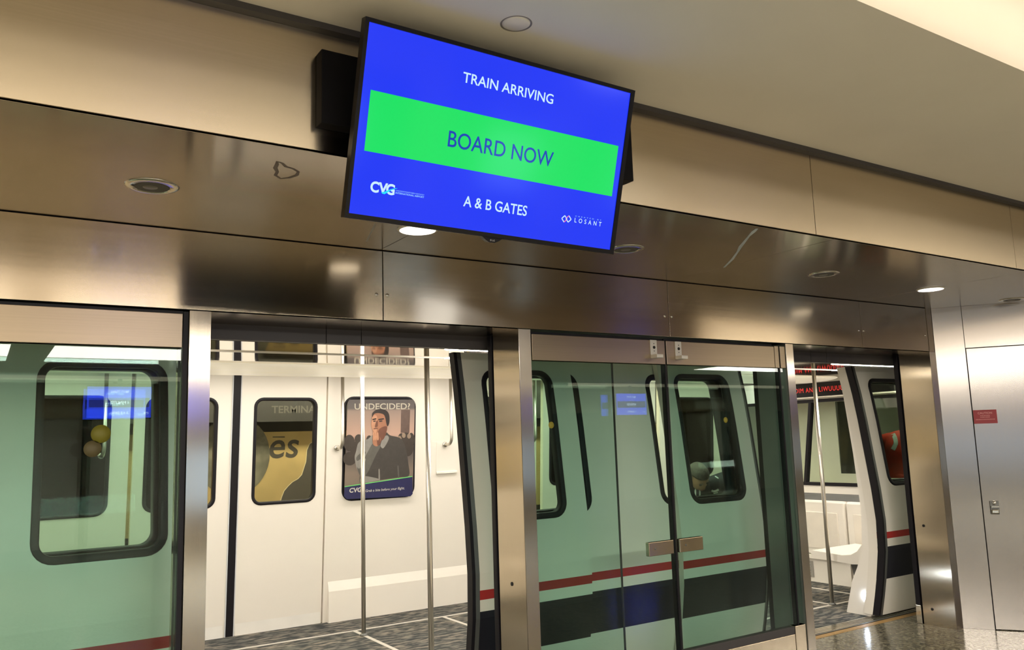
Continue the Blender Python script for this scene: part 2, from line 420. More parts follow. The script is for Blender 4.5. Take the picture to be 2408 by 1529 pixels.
# sliding platform doors, open: parked behind the fixed glass
def slider(x0, x1, lead, label):
    t = thing('sliding_glass_door', label, 'sliding door', (x0, 4.157, 0))
    y = 4.157
    B().box(x0+.03, x1-.012, y-.006, y+.006, .14, 2.21).done('glass_pane', GLASS_P, t)
    B().box(x0, x1, y-.02, y+.02, .0, .14, bev=.002).done('bottom_rail', STEEL_H, t)
    B().box(x0, x1, y-.02, y+.02, 2.205, 2.219).done('top_rail', M_LINT, t)
    a, c, r = (x0, x0+.03, x1) if lead == 'left' else (x1, x1-.05, x0+.012)
    sg = -1 if lead == 'left' else 1
    B().box(min(a, a+sg*.022), max(a, a+sg*.018), y-.02, y+.02, .15, 2.219, bev=.004).done('edge_seal', M_RUB, t)
    B().box(min(a, c), max(a, c), y-.02, y+.02, .14, 2.205).done('leading_stile', M_RUB, t)
    B().box(r-.004, r, y-.008, y+.008, .14, 2.205).done('rear_stile', M_LINT, t)
    B().box(min(a, a+sg*.024), max(a, a+sg*.020), y-.024, y+.024, 0, .148, bev=.004).done('foot_guide', M_CHR, t)
    return t
slider(2.556, 3.47, 'left', 'open sliding glass door parked right of the left train doorway')
slider(-.06, .858, 'right', 'open sliding glass door parked behind the left glass screen')
slider(3.94, 4.885, 'right', 'open sliding glass door parked left of the right train doorway')
slider(6.64, 7.5, 'left', 'open sliding glass door behind the steel post with two bolt holes')
# yellow collision dots on the glass
for x, z, lab, r in ((.441, 1.678, 'solid olive yellow dot on the left glass screen', .038), (.412, 1.617, 'dull brown-yellow dot below the olive dot on the left glass screen', .034),
                     (2.757, 1.678, 'yellow dot on the left leaf of the emergency door', .019), (4.178, 1.689, 'yellow dot on the right leaf of the emergency door', .019)):
    c = pm('dot_' + lab[:5], (.16, .145, .008) if 'olive yellow' in lab else ((.10, .08, .03) if 'dull' in lab else (.26, .23, .02)), .6)
    o = B().lathe([(.001, -.0012), (r, -.0012), (r, 0)], (x, GY0-.0005, z), 'y', 32).done('dot_sticker', c); tag(o, lab, 'sticker', 'warning dots on the glass')

# ---------------- angled steel wall with a service door at the right
TH = math.radians(-55)
rot = Matrix.Rotation(TH, 3, 'Z')
aw = thing('wall_right', 'angled brushed steel wall at the right picture edge', 'wall', (6.706, YH, 0), rot, kind='structure')
B().box(0, .222, 0, .03, 0, ZS, bev=.001).done('wall_panel', STEEL_A, aw, False)
B().box(.225, 3.4, 0, .03, 2.238, ZS, bev=.001).done('wall_panel', STEEL_A, aw, False)
B().box(1.26, 3.4, 0, .03, 0, 2.235, bev=.001).done('wall_panel', STEEL_A, aw, False)
B().box(0, 3.4, .03, .06, 0, ZS).done('wall_backing', M_DARK, aw, False)
sd = thing('door_5', 'flush steel service door with a small paddle latch', 'door', (6.706, YH, 0), rot, kind='structure')
B().box(.229, 1.256, .002, .03, .006, 2.232, bev=.001).done('door_leaf', STEEL_A, sd, False)
lt = B().box(.278, .342, -.010, .002, .895, 1.0, bev=.003).done('latch_plate', M_GREY, sd, False)
B().box(.282, .338, -.034, -.008, .948, .962, bev=.003).done('latch_paddle', M_CHR, lt, False)
B().box(.282, .338, -.026, -.008, .900, .934, bev=.008).done('latch_pull', M_CHR, lt, False)
B().lathe([(.001, -.03), (.013, -.03), (.016, -.01)], (.31, 0, .985), 'y', 16).done('latch_lock', M_CHR, lt, False)
cs = thing('caution_sign', 'small red caution sign on the steel service door', 'sign', (6.706, YH, 0), rot)
fnl = lambda u, v, d: (u, -.0032-d, v)
B().box(.2305, .398, -.003, .0015, 1.616, 1.726, bev=.0006).done('sign_plate', pm('sign_red', (.36, .018, .025), .45), cs, False)
B().text('CAUTION', .262, .365, 1.692, 1.709, fnl, .0004, bold=.02).done('sign_lettering', pm('sign_pink_letters', (.75, .30, .28), .5), cs, False)

for nrow, (a_, c_, z_) in enumerate(((.278, .352, 1.680), (.278, .352, 1.667), (.245, .385, 1.649))):
    ln = B(); xx_ = a_
    while xx_ < c_-.004:
        wl = random.uniform(.003, .009); ln.flat([(xx_, z_-.003), (min(xx_+wl, c_), z_-.003), (min(xx_+wl, c_), z_+.003), (xx_, z_+.003)], fnl, .0004); xx_ += wl+.0022
    ln.done('sign_small_print', MATS['sign_pink_letters'], cs, False)
# ---------------- recessed fittings
def downlight(x, y, lit, label):
    t = thing('downlight', label, 'ceiling light', (x, y, ZS), group='round fittings in the steel soffit')
    B().lathe([(.062, .001), (.060, -.006), (.090, -.005), (.097, -.0005), (.097, .001)], (x, y, ZS), 'z', 48).done('trim_ring', M_CHR if not lit else pm('white_ring', (.8, .75, .65), .4), t)
    if lit: B().lathe([(.001, -.004), (.083, -.0045), (.088, -.001)], (x, y, ZS-.002), 'z', 40).done('lens', emis('downlight_lens', (1, .93, .80), E_DOWN), t)
    else:
        r_ = B().lathe([(.001, -.002), (.058, -.002), (.0605, -.0062)], (x, y, ZS), 'z', 40).done('recess', pm('recess_grey', (.10, .09, .075), .6), t)
        B().lathe([(.001, -.007), (.026, -.007), (.030, -.002)], (x-.006, y, ZS), 'z', 24).done('lamp', pm('lamp_dull', (.22, .2, .17), .4, .5), r_)
downlight(.512, 3.243, False, 'unlit round fitting in the soffit left of the display screen')
downlight(1.69, 3.385, True, 'lit round downlight half hidden below the display screen')
downlight(2.86, 3.262, False, 'unlit round fitting just right of the display\'s lower right corner')
downlight(4.50, 3.256, False, 'unlit round fitting in the soffit over the emergency doors')
downlight(5.75, 3.283, True, 'lit round downlight above the right train doorway')
downlight(6.90, 3.287, False, 'unlit dark fitting in the soffit beside the angled wall')
t = thing('smoke_detector', 'flat round pale disc in the ceiling above the display screen', 'detector', (1.522, 2.255, ZC))
B().lathe([(.048, .001), (.053, -.002), (.056, -.001), (.056, .001)], (1.522, 2.255, ZC), 'z', 48).done('rim', pm('disc_rim', (.25, .22, .2), .6), t)
B().lathe([(.001, -.004), (.044, -.0035), (.048, 0), (.048, .001)], (1.522, 2.255, ZC), 'z', 48).done('cover', M_DRY, t)

# marks on the soffit: a dried ring stain and two pale streaks painted in as reflections
def mark(pts, wd, mat, label, cat, closed=False):
    bm_ = B(); n = len(pts); prev = None; first = None
    for i, (x, y) in enumerate(pts):
        a = pts[(i-1) % n] if closed else pts[max(i-1, 0)]; c = pts[(i+1) % n] if closed else pts[min(i+1, n-1)]
        dx, dy = c[0]-a[0], c[1]-a[1]; l = math.hypot(dx, dy); w_ = wd*(.6+.8*random.random())/2; ox, oy = -dy/l*w_, dx/l*w_
        cur = [bm_.v((x+ox, y+oy, ZS-.0006)), bm_.v((x-ox, y-oy, ZS-.0006)), bm_.v((x-ox, y-oy, ZS)), bm_.v((x+ox, y+oy, ZS))]
        if prev:
            for k in range(4): bm_.f([prev[k], prev[(k+1) % 4], cur[(k+1) % 4], cur[k]])
        else: first = cur
        prev = cur
    if closed:
        for k in range(4): bm_.f([prev[k], prev[(k+1) % 4], first[(k+1) % 4], first[k]])
    else: bm_.f(first); bm_.f(prev[::-1])
    tag(bm_.done('stain' if closed else 'painted_reflection', mat), label, cat)
mark([(.838, 2.761), (.859, 2.77), (.881, 2.80), (.911, 2.81), (.937, 2.834), (.945, 2.873), (.93, 2.915), (.905, 2.939), (.877, 2.909), (.871, 2.868), (.852, 2.83), (.846, 2.79)], .012, pm('dried_stain', (.13, .09, .06), .5), 'dried brown ring stain on the soffit left of the display screen', 'stain', True)
mark([(3.165, 2.645), (3.197, 2.694), (3.25, 2.77), (3.314, 2.852), (3.39, 2.95), (3.473, 3.044), (3.598, 3.198), (3.729, 3.382)], .016, pm('pale_painted_glint', (.62, .68, .74), .4), 'painted reflection, a bright pale blue streak on the soffit right of the display screen', 'mark')
mark([(1.471, 3.373), (1.503, 3.476), (1.535, 3.59), (1.568, 3.70)], .007, pm('faint_painted_glint', (.32, .30, .27), .4), 'painted reflection, a faint thin streak on the soffit below the display screen', 'mark')

# ================================================================== DISPLAY SCREEN
q = Vector((1.5544, 2.419, 2.6517)); yaw, tilt, roll = (math.radians(a) for a in (-.871, 15.244, -.889))
u_ = Vector((math.cos(yaw), math.sin(yaw), 0)); n_ = Vector((math.sin(yaw), -math.cos(yaw), 0)); v_ = math.cos(tilt)*Vector((0, 0, 1))+math.sin(tilt)*n_
u2 = math.cos(roll)*u_+math.sin(roll)*v_; v2 = -math.sin(roll)*u_+math.cos(roll)*v_
RT = Matrix((u2, v2.cross(u2), v2)).transposed()
tv = thing('display_screen', 'hanging black-framed screen reading BOARD NOW on a green band', 'display screen', q, RT)
M_BEZ = pm('glossy_black_bezel', (.007, .0055, .006), .35, spec=.25)
fr = B()
for x0, x1, z0, z1 in ((-.566, .566, .3085, .322), (-.566, .566, -.328, -.3115), (-.566, -.5525, -.3115, .3085), (.5475, .566, -.3115, .3085)):
    fr.box(x0, x1, -.006, .03, z0, z1)
fr.done('bezel', M_BEZ, tv, False)
B().box(-.56, .56, .014, .05, -.322, .318, bev=.004).box(-.40, .40, .05, .066, -.25, .2, bev=.004).done('back_housing', M_BLK, tv, False)
B().prism([(-.045, -.326), (-.03, -.337), (-.012, -.346), (.012, -.346), (.03, -.337), (.045, -.326)], 'y', -.006, .02).done('sensor_bump', M_BEZ, tv, False)
fn = lambda u, v, d: (u, -.0008-d, v)
lg = B().text('LG', .000, .011, -.3405, -.3345, lambda u, v, d: (u, -.0066-d, v), bold=.02)
lg.lathe([(.001, -.0003), (.0036, -.0003)], (-.006, -.0064, -.3375), 'y', 16).done('maker_mark', pm('mark_grey', (.35, .35, .35), .4), tv, False)
def em_screen(name, rgb, s=1.0): return pm(name, (.003, .003, .004), .12, emit=lin(*rgb), es=s, spec=.5)
SCR = [em_screen('screen_blue', (34, 58, 246)), em_screen('screen_green', (28, 226, 100)), em_screen('screen_white', (205, 238, 255)), em_screen('screen_navy_text', (24, 62, 180)), em_screen('screen_cyan', (40, 225, 255)), em_screen('screen_pink', (235, 110, 190)), em_screen('screen_small', (150, 205, 255))]
s_ = B()
s_.flat([(-.5525, -.3115), (.5475, -.3115), (.5475, .3085), (-.5525, .3085)], fn, 0, 0)
s_.flat([(-.5215, -.1015), (.5225, -.1015), (.5225, .0970), (-.5215, .0970)], fn, .0004, 1)
s_.text('TRAIN ARRIVING', -.1915, .1915, .193, .229, fn, .0005, 2, bold=.012)
s_.text('BOARD NOW', -.221, .224, -.0355, .021, fn, .0008, 3, bold=.006)
s_.text('A & B GATES', -.1325, .137, -.2315, -.193, fn, .0005, 2, bold=.012)
s_.text('C', -.4865, -.4555, -.2325, -.195, fn, .0005, 2, bold=.035)
s_.text('V', -.4575, -.4245, -.2320, -.1955, fn, .0006, 2, bold=.035)
s_.text('G', -.4300, -.3985, -.2325, -.195, fn, .0006, 2, bold=.035)
s_.flat([(-.4465, -.2280), (-.4330, -.2235), (-.4200, -.2160), (-.4000, -.2075), (-.3885, -.2060), (-.3985, -.2100), (-.4140, -.2175), (-.4260, -.2270), (-.4340, -.2325), (-.4420, -.2320)], fn, .0009, 4)
s_.text('CINCINNATI/NORTHERN KENTUCKY', -.3945, -.2875, -.2165, -.2120, fn, .0005, 6)
s_.text('INTERNATIONAL AIRPORT', -.3945, -.2875, -.2250, -.2190, fn, .0005, 6, bold=.02)
def diamond(cx, cz, w, h, mi, th=.004, cut=None):
    for a, b2 in (((cx-w, cz), (cx, cz+h)), ((cx, cz+h), (cx+w, cz)), ((cx+w, cz), (cx, cz-h)), ((cx, cz-h), (cx-w, cz))):
        dx, dz = b2[0]-a[0], b2[1]-a[1]; l = math.hypot(dx, dz); nx, nz = -dz/l*th/2, dx/l*th/2
        mm = 5 if (cut and cut(a, b2)) else mi
        s_.flat([(a[0]+nx, a[1]+nz), (b2[0]+nx, b2[1]+nz), (b2[0]-nx, b2[1]-nz), (a[0]-nx, a[1]-nz)], fn, .0006, mm)
diamond(.3095, -.2185, .0125, .0125, 2, cut=lambda a, b: b[1] < -.2185 and b[0] < a[0]+1 and a[0] > .309)
diamond(.3285, -.2165, .0125, .0125, 2, cut=lambda a, b: a[0] < .3285 and b[1] > -.2165)
s_.text('LOSANT', .3580, .4890, -.2255, -.2080, fn, .0005, 2, space=1.9, bold=.01)
s_.text('CREATED BY', .3585, .4865, -.2035, -.1990, fn, .0005, 6, space=1.9)
s_.done('screen', SCR, tv, False)
B().box(.924, 2.30, 2.555, 2.611, 2.675, 2.937, bev=.002).done('mounting_box', M_BLK, tv)
B().box(1.40, 1.46, 2.492, 2.56, 2.70, 2.90).done('tilt_bracket', M_BLK, tv)
B().box(1.66, 1.72, 2.492, 2.56, 2.70, 2.90).done('tilt_bracket', M_BLK, tv)

# ================================================================== TRAIN CAR
LEAF = interp([(0.0, 4.487), (.18, 4.445), (.34, 4.412), (.56, 4.378), (.82, 4.370), (1.09, 4.390), (1.38, 4.425), (1.67, 4.460), (1.91, 4.495), (2.16, 4.545), (2.3, 4.575)])
BODY = lambda z: LEAF(z)+.06
ZB = [.02, .10, .18, .26, .335, .45, .56, .60, .667, .722, .82, .95, 1.09, 1.2, 1.38, 1.52, 1.67, 1.79, 1.91, 2.03, 2.16]
def band(z): return 1 if .667 < z < .722 else (2 if .328 < z < .600 else 0)
ZB += [.328]
FARY = lambda z: 7.53-.07*z
tr = thing('train_car', 'white people-mover train car with red stripe and dark band', 'train', (2.2, 6, 0))
# near body sides between the doorways
for (xa, xb, holes) in ((-1.6, .985, [(-1.50, -.66, 1.105, 2.052, .10), (-.01, .80, 1.105, 2.052, .10)]),
                        (2.64, 5.09, [(2.695, 3.495, 1.105, 2.052, .10), (4.115, 4.90, 1.105, 2.052, .10)]),
                        (6.55, 8.10, [(6.70, 7.55, 1.105, 2.052, .10)])):
    sw = B().wall(xa, xb, ZB, BODY, .085, holes, band).done('side_wall', [M_WHITE, M_RED, M_NAVY], tr)
    for h in holes:
        g = B().ring(h, .040, BODY, .006, .09).done('window_gasket', M_RUB, sw)
        B().pane((h[0]+.028, h[1]-.028, h[2]+.028, h[3]-.028, .075), BODY, .03).done('window_pane', GLASS_T, sw)
# doorway jambs: white reveals facing the opening
def jamb(x, sgn, lamp):
    pts = [(BODY(z)+.02, z) for z in (.0, .18, .34, .56, .82, 1.09, 1.38, 1.67, 1.91, 2.15)]
    inn = [(BODY(z)+d, z) for z, d in ((2.15, .09), (1.91, .10), (1.38, .12), (.9, .14), (.55, .16), (.40, .20), (.28, .24), (.0, .26))]
    j = B().prism(pts+inn, 'x', x, x+sgn*.05).done('door_jamb', M_INT, tr)
    if lamp:
        l_ = B().lathe([(.001, -.012*sgn), (.022, -.010*sgn), (.030, -.004*sgn), (.032, .004*sgn)], (x, 4.60 if sgn > 0 else 4.68, .165), 'x', 28).done('sill_lamp', [emis('sill_lamp_glow', (.70, .82, 1), 60)], j)
jamb(2.655, 1, False); jamb(6.565, 1, True); jamb(.985, -1, True); jamb(5.09, -1, True)
# near door leaves, open and hung outside the body
def leaf(xa, xb, lead):
    h = (xa+.155, xa+.712, 1.100, 2.055, .10) if lead == 'left' else (xb-.735, xb-.150, 1.100, 2.055, .10)
    d = B().wall(xa, xb, ZB, LEAF, .045, [h], band).done('door_leaf', [M_WHITE, M_RED, M_NAVY], tr)
    B().ring(h, .036, LEAF, .008, .05).done('window_gasket', M_RUB, d)
    B().pane((h[0]+.028, h[1]-.028, h[2]+.028, h[3]-.028, .075), LEAF, .02).done('window_pane', GLASS_T, d)
    zs = [z for z in ZB]
    x0, x1 = (xa-.022, xa) if lead == 'left' else (xb, xb+.022)
    B().wall(x0, x1, zs, lambda z: LEAF(z)-.002, .06).done('edge_seal', M_RUB, d)
    x0, x1 = (xa, xa+.028) if lead == 'left' else (xb-.012, xb)
    B().wall(x0, x1, zs, lambda z: LEAF(z)-.003, .003).done('edge_trim', M_GREY, d)
leaf(2.527, 3.40, 'left'); leaf(.08, .965, 'right'); leaf(4.212, 5.08, 'right'); leaf(6.572, 7.45, 'left')
# floor with pale seams
mt, N, L, b = node_mat('streaked_carpet')
rp1, nz1, mp1 = noise_col(mt.node_tree, (.022, .026, .027), (.17, .155, .13), 11, (.8, 2.2, 1), 7, .44, .58)
rp2, nz2, mp2 = noise_col(mt.node_tree, (.55, .60, .62), (1.1, 1.05, 1.0), 4, (1, 1.6, 1), 4, .4, .6)
mx = N.new('ShaderNodeMixRGB'); mx.blend_type = 'MULTIPLY'; mx.inputs[0].default_value = 1
L.new(rp1.outputs[0], mx.inputs[1]); L.new(rp2.outputs[0], mx.inputs[2]); L.new(mx.outputs[0], b.inputs['Base Color']); b.inputs['Roughness'].default_value = .9
CARP = mt
B().box(-3, 8.10, 4.60, 7.60, -.15, 0).done('carpet_floor', CARP, tr)
B().box(-3, 8.10, 4.445, 4.60, -.15, -.002).done('door_sill', M_GREY, tr)
rb = B()
for y in (4.47, 4.50, 4.53, 4.56): rb.box(-3, 8.10, y, y+.012, -.004, .002)
rb.done('sill_ribs', M_CHR, tr)
st = B()
for x0, x1, y0, y1 in ((-3, 7.32, 7.03, 7.065), (2.83, 2.865, 5.12, 7.03), (3.70, 3.735, 5.12, 7.03), (-3, 7.32, 5.06, 5.095), (7.29, 7.325, 5.095, 6.5), (6.72, 6.755, 5.095, 7.03), (1.0, 1.035, 5.12, 7.03)):
    st.box(x0, x1, y0, y1, -.001, .003)
st.done('carpet_seams', M_STRIP, tr)
# ceiling: polished panels, a shallow groove and a long ribbed light cover
B().box(-3, 8.10, 6.52, 7.7, 2.275, 2.29).box(-3, 8.10, 6.522, 6.53, 2.178, 2.275).done('lamp_recess', M_INT, tr)  # recess added to keep the far lamp strip out of sight
B().box(-3, 8.10, 4.55, 6.522, 2.178, 2.20).done('ceiling_panel', M_MIR, tr)
B().box(-3, 8.10, 5.02, 5.035, 2.172, 2.178).done('ceiling_groove', M_INT, tr)
B().box(-3, 8.10, 4.50, 7.75, 2.29, 2.32).done('roof', M_LINT, tr)
lf = B(); prof = []
for k in range(33):
    a = k/32; y = 5.72+.80*a; z = 2.176-.030*math.sin(PI*min(1, a*1.0))**.5-.004*abs(math.sin(PI*3*a)); prof.append((y, z))
prof += [(6.52, 2.178), (5.72, 2.178)]
lf.prism(prof, 'x', -3, 8.0)
lf.done('light_cover', pm('light_cover_plastic', (.80, .74, .60), .35, emit=(1, .88, .66), es=.42), tr)
# unseen lamp strips added to brighten the car, behind its cover and walls
def lamp_row(y0, y1, s):
    B().box(-2.8, 7.9, y0, y1, 2.262, 2.274).done('added_lamp_strip', emis('added_lamp_tube', (1, .94, .86), s), tr)
lamp_row(6.58, 6.98, E_TRAIN*.12)
for x0, x1 in ((-1.5, .93), (2.58, 5.02), (6.63, 8.0)):
    B().box(x0, x1, 4.632, 4.80, 2.145, 2.15).done('added_lamp_strip', emis('added_wall_lamp', (1, .94, .86), E_TRAIN), tr)
# far side: wall panels and closed doors
FZ = [.0, .02, .3, .6, .9, 1.09, 1.4, 1.7, 2.05, 2.28]
def far_panel(xa, xb, holes):
    p = B().wall(xa, xb, FZ, lambda z: FARY(z)+.02, .06, holes).done('far_wall_panel', [M_INT], tr)
    for h in holes:
        B().ring(h, .028, lambda z: FARY(z)+.02, .008, .05).done('window_gasket', M_RUB, p)
        B().pane((h[0]+.026, h[1]-.026, h[2]+.026, h[3]-.026, .06), lambda z: FARY(z)+.02, .02).done('window_pane', GLASS_T, p)
    return p
R_ = .10
fw1 = far_panel(2.745, 5.10, [(2.898, 3.650, 1.080, 2.055, R_), (4.22, 4.98, 1.095, 2.058, R_)])
fw2 = far_panel(-1.35, 1.06, [(-1.26, -.52, 1.095, 2.058, R_), (.16, .92, 1.095, 2.058, R_)])
fw3 = far_panel(6.90, 8.10, [(7.05, 7.8, 1.095, 2.058, R_)])
for a, c in ((2.745, 5.10), (-1.35, 1.06), (6.90, 8.10)):
    B().prism([(7.50, 0), (7.50, .275), (7.53, .38), (7.60, .40), (7.60, 0)], 'x', a+.04, c-.04).done('wall_box_ledge', M_INT, tr)
pnl = B()
pnl.prism([(7.452, 1.288), (7.438, 1.290), (7.438, 1.306), (7.450, 1.312), (7.432, 1.60), (7.45, 1.60), (7.47, 1.288)], 'x', 3.885, 4.12)
pnl.done('wall_bracket_cover', M_INT, tr)
def far_leaf(xa, xb, w0, w1):
    h = (w0, w1, 1.095, 2.045, .085)
    p = B().wall(xa, xb, FZ, lambda z: FARY(z)+.035, .05, [h]).done('far_door_leaf', [M_INT], tr)
    B().ring(h, .028, lambda z: FARY(z)+.035, .006, .05).done('window_gasket', M_RUB, p)
    B().pane((w0+.026, w1-.026, h[2]+.026, h[3]-.026, .055), lambda z: FARY(z)+.035, .02).done('window_pane', GLASS_T, p)
    B().box(xa+.01, xb-.01, FARY(0)+.028, FARY(0)+.04, 0, .115).done('kick_plate', pm('pale_kick_plate', (.86, .83, .76), .3), p)
for cx in (1.915, 6.02):
    far_leaf(cx+.040, cx+.82, cx+.153, cx+.737); far_leaf(cx-.82, cx-.040, cx-.737, cx-.153)
    B().wall(cx-.034, cx+.034, FZ, lambda z: FARY(z)+.03, .05).done('centre_seal', M_RUB, tr)
    for s in (-1, 1): B().wall(cx+s*.0365-.004, cx+s*.0365+.004, FZ, lambda z: FARY(z)+.026, .05).done('seal_edge', pm('pale_blue_edge', (.62, .64, .66), .3), tr)
# end wall with a big window
EX = 8.05
ew = B().box(EX, EX+.05, 4.60, 7.55, 0, .985).box(EX, EX+.05, 4.60, 7.55, 1.955, 2.18).box(EX, EX+.05, 4.60, 4.80, .985, 1.955).box(EX, EX+.05, 7.2, 7.55, .985, 1.955).done('end_wall', M_INT, tr)
hb = B()
for y0, y1, z0, z1 in ((4.80, 7.2, .985, 1.02), (4.80, 7.2, 1.92, 1.955), (4.80, 4.835, 1.02, 1.92), (7.165, 7.2, 1.02, 1.92)):
    hb.box(EX-.01, EX+.05, y0, y1, z0, z1)
hb.prism([(6.13, 1.92), (6.165, 1.92), (6.315, 1.02), (6.28, 1.02)], 'x', EX-.01, EX+.05)
hb.done('end_window_gasket', M_RUB, ew)
B().box(EX+.02, EX+.03, 4.83, 7.17, 1.01, 1.925).done('end_window_pane', GLASS_T, ew)

# ---- fittings inside the car
def pole(x, y, label):
    t = thing('grab_pole', label, 'pole', (x, y, 0), group='upright grab poles in the train')
    B().tube([(x, y, .0), (x, y, 2.274 if y > 6.5 else 2.177)], .0185, 20).done('tube', M_SAT, t)
    B().lathe([(.034, .003), (.034, .008), (.022, .018), (.0186, .02)], (x, y, 0), 'z', 24).done('floor_flange', M_GREY, t)
pole(2.845, 6.83, 'upright steel pole in front of the man poster in the left doorway')
pole(2.600, 5.10, 'nearer upright steel pole right of the man poster in the left doorway')
pole(6.739, 5.08, 'upright steel pole in the right doorway in front of the red sign')
def rail_handle(x, label, zb=1.575, y=7.30):
    P = [(x, y, 2.274), (x, y, zb+.07)]
    for k in range(1, 7): a = PI/2*k/6; P.append((x-.006*k/6, y+.06*(1-math.cos(a)), zb+.07-.07*math.sin(a)))
    P.append((x-.008, 7.425, zb))
    t = B().tube(P, .0155, 16).done('grab_handle', M_SAT, tr)
    B().lathe([(.028, 0), (.028, -.012), (.02, -.02)], (x-.008, 7.43, zb), 'y', 20).done('wall_flange', M_CHR, t)
rail_handle(2.845, 'hanging grab handle left of the man poster')
rail_handle(3.985, 'hanging grab handle at the right side of the left doorway')
rail_handle(5.0, 'hanging grab handle seen through the emergency door glass')
rail_handle(.86, 'hanging grab handle seen through the left glass screen')
# LED sign on the end wall
t = thing('led_sign', 'black sign box with glowing red dot letters above the end window', 'sign', (7.98, 5.8, 1.99))
B().box(7.985, 8.05, 5.05, 6.75, 1.985, 2.14, bev=.004).done('sign_box', M_BEZ, t)
fl = lambda u, v, d: (7.984-d, u, v)
B().text('DIM AND LIWUUUUI', 6.29, 5.63, 2.035, 2.088, fl, .0006, space=1.15).done('led_lettering', emis('led_red', (1, .03, .02), 1.0), t)
B().box(7.98, 8.05, 5.05, 6.75, 1.968, 1.983).done('lower_rail', M_INT, t)
# equipment cabinets at the end wall
def cabinet(y0, y1, label, vent):
    t = thing('equipment_cabinet', label, 'cabinet', (7.6, (y0+y1)/2, 0), group='cream cabinets under the end window')
    B().box(7.60, 8.05, y0+.006, y1-.006, .29, .86, bev=.02).done('body', M_INT, t)
    B().box(7.592, 7.602, y0+.09, y1-.09, .36, .74, bev=.004).done('door_panel', pm('cabinet_door_cream', (.80, .74, .64), .35), t)
    B().box(7.585, 7.60, y0+.01, y1-.01, .245, .29, bev=.006).done('lower_lip', M_INT, t)
    B().box(7.63, 8.05, y0+.006, y1-.006, 0, .245).done('plinth', M_INT, t)
    v = B().box(7.622, 7.63, *vent, .045, .215, bev=.002).done('vent_frame', pm('vent_grey', (.36, .34, .30), .5), t)
    s = B()
    for k in range(5): s.box(7.612, 7.622, vent[0]+.03, vent[1]-.03, .065+k*.027, .082+k*.027)
    s.done('vent_slats', pm('vent_cream', (.70, .66, .58), .4), v)
cabinet(5.49, 6.55, 'cream panelled cabinet with wide floor vent left of the end pole', (5.95, 6.45))
cabinet(4.66, 5.48, 'cream panelled cabinet with small square vent behind the moulded seat', (5.02, 5.32))
o = B().prism([(7.66, .86), (8.05, .86), (8.05, .90), (7.80, .895)], 'y', 4.9, 6.55).done('grey_ledge_cover', pm('ledge_grey', (.10, .10, .095), .7)); tag(o, 'dark grey cover lying on top of the cream cabinets', 'cover')
# moulded seats along the near wall
def seat(x0, x1, label, y=0):
    t = thing('bench_seat', label, 'seat', ((x0+x1)/2, 4.9+y, 0), group='moulded bench seats in the train')
    P = [(5.36, .455), (5.20, .448), (5.02, .440), (4.93, .452), (4.86, .49), (4.80, .56), (4.765, .66), (4.745, .78), (4.735, .90)]
    Q = [(4.68, .90), (4.69, .78), (4.70, .66), (4.715, .54), (4.76, .43), (4.84, .375), (4.95, .365), (5.20, .385), (5.345, .40), (5.372, .425)]
    B().prism([(a+y, z) for a, z in P+Q], 'x', x0, x1).done('seat_shell', M_INT, t)
    B().prism([(4.66+y, 0), (4.66+y, .9), (4.70+y, .55), (4.79+y, .40), (4.93+y, .365), (4.98+y, .36), (4.90+y, 0)], 'x', x0+.06, x1-.06).done('seat_support', pm('support_grey', (.11, .105, .095), .6), t)
seat(6.86, 7.55, 'cream moulded bench seat beside the right doorway')
seat(4.55, 5.07, 'cream moulded bench seat under the slumped man', -.05)
# advert poster on the far window
FP, FN = Vector((0, 7.53-.012, 0)), Vector((0, 1, .07)).normalized()
def zpt(x, y, d=0): return on_plane(780+x/5.664, 920+y/5.663, FP-Vector((0, d, 0)), FN)
pz = lambda u, v, d: zpt(u, v, d)
po = thing('advert_poster', 'UNDECIDED? poster of a man holding his chin on the train window', 'poster', (3.3, 7.4, 1.1))
mtp, N, L, b = node_mat('poster_backdrop')
tc = N.new('ShaderNodeTexCoord'); sp = N.new('ShaderNodeSeparateXYZ'); mr = N.new('ShaderNodeMapRange')
mr.inputs[1].default_value = 1.10; mr.inputs[2].default_value = 2.05
L.new(tc.outputs['Object'], sp.inputs[0]); L.new(sp.outputs[2], mr.inputs[0])
rp = N.new('ShaderNodeValToRGB')
els = ((0, (.16, .125, .095)), (.25, (.20, .155, .12)), (.40, (.10, .085, .075)), (.50, (.09, .075, .07)), (.62, (.46, .30, .23)), (.86, (.27, .20, .165)), (.885, (.10, .085, .08)), (1, (.075, .065, .065)))
for i, (p, c) in enumerate(els):
    e = rp.color_ramp.elements[i] if i < 2 else rp.color_ramp.elements.new(p); e.position = p; e.color = (*c, 1)
L.new(mr.outputs[0], rp.inputs[0]); L.new(rp.outputs[0], b.inputs['Base Color']); b.inputs['Roughness'].default_value = .35
PM = [mtp] + [pm('print_'+n, lin(*c), .4, var=.12, scale=25) for n, c in (('crowd', (60, 52, 46)), ('column', (96, 78, 70)), ('jumper_dark', (64, 60, 56)), ('jumper_mid', (92, 90, 84)), ('jumper_light', (134, 131, 125)), ('skin', (158, 108, 82)), ('skin_shade', (108, 68, 52)), ('hair', (36, 26, 24)), ('navy', (36, 37, 80)), ('green', (110, 200, 110)), ('white', (200, 196, 186)), ('cap', (185, 177, 160)), ('face_light', (188, 138, 108)))]
B().flat([(212, 150), (235, 112), (1080, 112), (1108, 150), (1078, 1370), (1050, 1400), (200, 1440), (163, 1400)], pz, 0, 0).done('backdrop', PM[0], po)
c_ = B()
